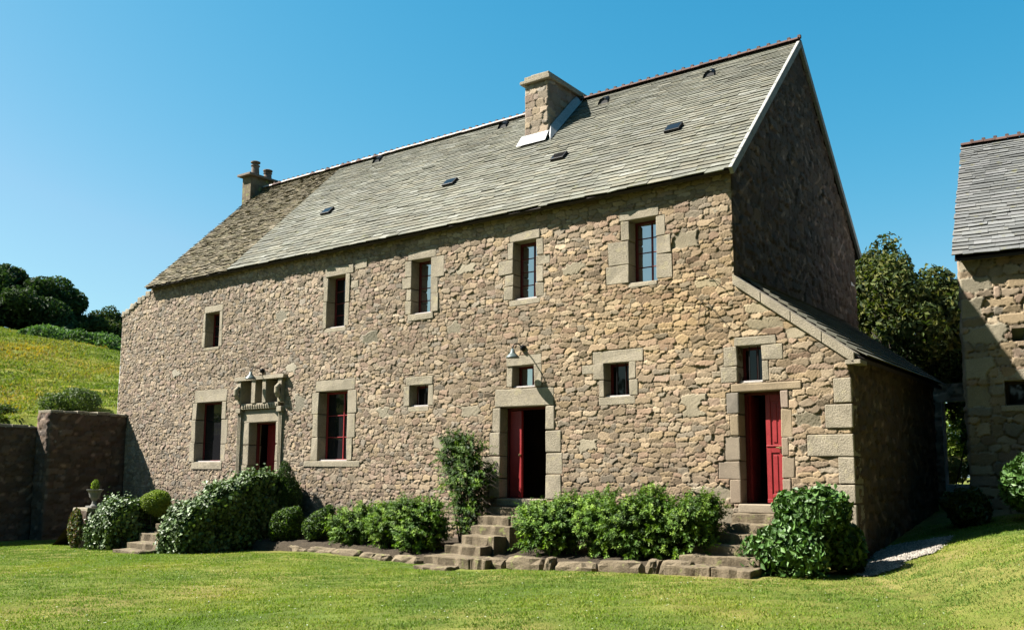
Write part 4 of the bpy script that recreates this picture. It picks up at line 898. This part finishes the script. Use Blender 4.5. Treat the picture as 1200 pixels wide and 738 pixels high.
# ------------------------------------------------------------ lawn grass: short blades over the part near the camera
rng=np.random.default_rng(5); n=1100000
# spots: spread over the lawn in front of the house, denser near the camera
u=rng.random(n); y=-13.5+17.5*u; x=rng.uniform(-26,9,n)
vis=(x>6.2-(y+16.14)*2.4-.8)&(x<6.8+(y+16.14)*.12+1.0)
bed=(y>-2.35)&(x<1.2)&(x>-12.6); stp=((y>-2.95)&(x>-5.8)&(x<-3.8))|((y>-2.5)&(x>-.7)&(x<1.3)); hy=(x>1.0)&(y>-1.5)&(x<2.2); gr=gravel_edge(x,y); tr=((x<-12)&(x>-17.6)&(y>-3.4))|((x<2.25)&(y>-1.2)&(x>-20))|(y>3.7)|(x<-20.5)
k=vis&~bed&~stp&~gr&~hy&~tr; x,y=x[k],y[k]; n=len(x); hh=rng.uniform(.012,.04,n); a=rng.uniform(0,6.28,n); w=rng.uniform(.004,.010,n); z=G(x,y)-.008
lx,ly=rng.normal(0,.016,n),rng.normal(0,.016,n)
V=np.stack([np.stack([x-np.cos(a)*w,y-np.sin(a)*w,z],1),np.stack([x+np.cos(a)*w,y+np.sin(a)*w,z],1),np.stack([x+lx,y+ly,z+hh],1)],1).reshape(-1,3)
pt=np.sin(x*.55+1.2*np.sin(y*.7))*np.sin(y*.9+np.sin(x*.4))+.35*np.sin(x*2.1+y*1.7)
pal=.85*np.array([(.10,.16,.03),(.13,.20,.026),(.19,.23,.035),(.27,.25,.06)]); q=np.clip(pt*1.2+1.1+rng.normal(0,.7,n),0,3).astype(int)
C=np.repeat(pal[q]*rng.uniform(.8,1.2,(n,1)),3,0)
tag(link('lawn_grass',npmesh('lawn_grass',V,np.arange(3*n).reshape(n,3),C),M['blade']),'short mown sunlit grass across the lawn','grass',kind='stuff')
# daisies
k=rng.random(n)<.0010; dx,dy,dz=x[k],y[k],z[k]+.035; m_=len(dx); ang=np.linspace(0,2*np.pi,7)[:-1]; r_=.007+.005*rng.random(m_)
V=np.stack([np.stack([dx+np.cos(t)*r_,dy+np.sin(t)*r_,dz],1) for t in ang],1).reshape(-1,3)
tag(link('daisies',npmesh('daisies',V,np.arange(6*m_).reshape(m_,6),np.full((6*m_,3),.7)),M['blade']),'scattered tiny white daisies in the lawn','daisies',kind='stuff')

# ------------------------------------------------------------ unseen wood added behind and beside the viewer to cut fill light
wb=[]; wr=random.Random(3)
for i in range(10):
    for z_,r_ in ((2.5,3.2),): wb.append((-16-i*2.6+wr.uniform(-1,1),-30+wr.uniform(-2,2)+i*.9,z_+1,r_,r_,3.2))
for i in range(30):
    t=i/29; x,y=(-4+t*2*18,-25+2*wr.random()) if t<.5 else (13+3*wr.random()+ (4 if t>.8 else 0),-28+(t-.5)*2*48)
    for z_,r_ in ((2.5,3.2),(7,3.6),(12,3.4),(17,2.8)): wb.append((x+wr.uniform(-1,1),y+wr.uniform(-1,1),z_+wr.uniform(-1,1),r_,r_,3.2))
tag(foliage('fill_block_wood',wb,90000,.8,DARK,'matleaf',None,90,shell=.5,groundclip=False),'unseen dark wood added to cut the fill light','wood',kind='stuff')
# ------------------------------------------------------------ light, sky, camera
sv=Vector((SA,1,-SK)).normalized()      # travelling direction of the sunlight
el=math.asin(-sv.z); az=math.atan2(-sv.x,-sv.y)  # compass bearing of the sun from +Y towards +X
w=bpy.data.worlds.new('World'); scene.world=w; w.use_nodes=True; nt=w.node_tree; bgn=nt.nodes['Background']
sky=N(nt,'ShaderNodeTexSky',sky_type='NISHITA'); sky.sun_disc=False; sky.sun_elevation=el; sky.sun_rotation=az
sky.air_density=1.0; sky.dust_density=.85; sky.ozone_density=2.2; sky.altitude=50
hs=N(nt,'ShaderNodeMix',data_type='RGBA',blend_type='MULTIPLY'); hs.inputs[0].default_value=1; hs.inputs[7].default_value=(.64,.90,.90,1); nt.links.new(sky.outputs[0],hs.inputs[6]); se=N(nt,'ShaderNodeSeparateColor'); cb=N(nt,'ShaderNodeCombineColor'); nt.links.new(hs.outputs[2],se.inputs[0])
def mth(op,a,b):
    n=N(nt,'ShaderNodeMath',operation=op)
    for i,v in enumerate((a,b)):
        if hasattr(v,'links'): nt.links.new(v,n.inputs[i])
        else: n.inputs[i].default_value=v
    return n.outputs[0]
# film response of the sky: red falls off faster than the Nishita model gives
r_=mth('MULTIPLY',se.outputs[0],.207); r_=mth('MULTIPLY',mth('POWER',r_,2.4),4.8/.207); r_=mth('MINIMUM',r_,se.outputs[0])
g_=mth('MULTIPLY',se.outputs[1],.207); g_=mth('MULTIPLY',mth('POWER',g_,.85),.89/.207)
b_=mth('MULTIPLY',se.outputs[2],.207); b_=mth('MULTIPLY',mth('POWER',b_,.6),.88/.207)
for i,v in enumerate((r_,g_,b_)): nt.links.new(v,cb.inputs[i])
nt.links.new(cb.outputs[0],bgn.inputs[0]); bgn.inputs[1].default_value=.05
sl=bpy.data.lights.new('sun','SUN'); sl.energy=5.0; sl.angle=R(.5); sl.color=(1,.95,.86); so=bpy.data.objects.new('sun',sl); COL.objects.link(so); so.rotation_euler=sv.to_track_quat('-Z','Y').to_euler()
cam=bpy.data.cameras.new('camera'); co=bpy.data.objects.new('camera',cam); COL.objects.link(co); scene.camera=co
yaw,pitch,roll=R(35.68859692),R(7.39468282),R(.21087831); Wd,Hd=1200.,738.
cam.sensor_fit='HORIZONTAL'; cam.sensor_width=36; cam.lens=1066.05/Wd*36; cam.shift_x=-(620.07-Wd/2)/Wd; cam.shift_y=(416.92-Hd/2)/Wd; cam.clip_end=3000; cam.clip_start=.1
fwd=Vector((-math.sin(yaw)*math.cos(pitch),math.cos(yaw)*math.cos(pitch),math.sin(pitch))); rt=Vector((math.cos(yaw),math.sin(yaw),0)); up=rt.cross(fwd)
r2=rt*math.cos(roll)+up*math.sin(roll); u2=-rt*math.sin(roll)+up*math.cos(roll)
co.matrix_world=Matrix(((r2.x,u2.x,-fwd.x,6.7833),(r2.y,u2.y,-fwd.y,-16.1406),(r2.z,u2.z,-fwd.z,1.6),(0,0,0,1)))
scene.view_settings.view_transform='Standard'; scene.view_settings.look='None'; scene.view_settings.exposure=2.05; scene.view_settings.gamma=1
scene.cycles.diffuse_bounces=1; scene.cycles.max_bounces=6; scene.cycles.transparent_max_bounces=4
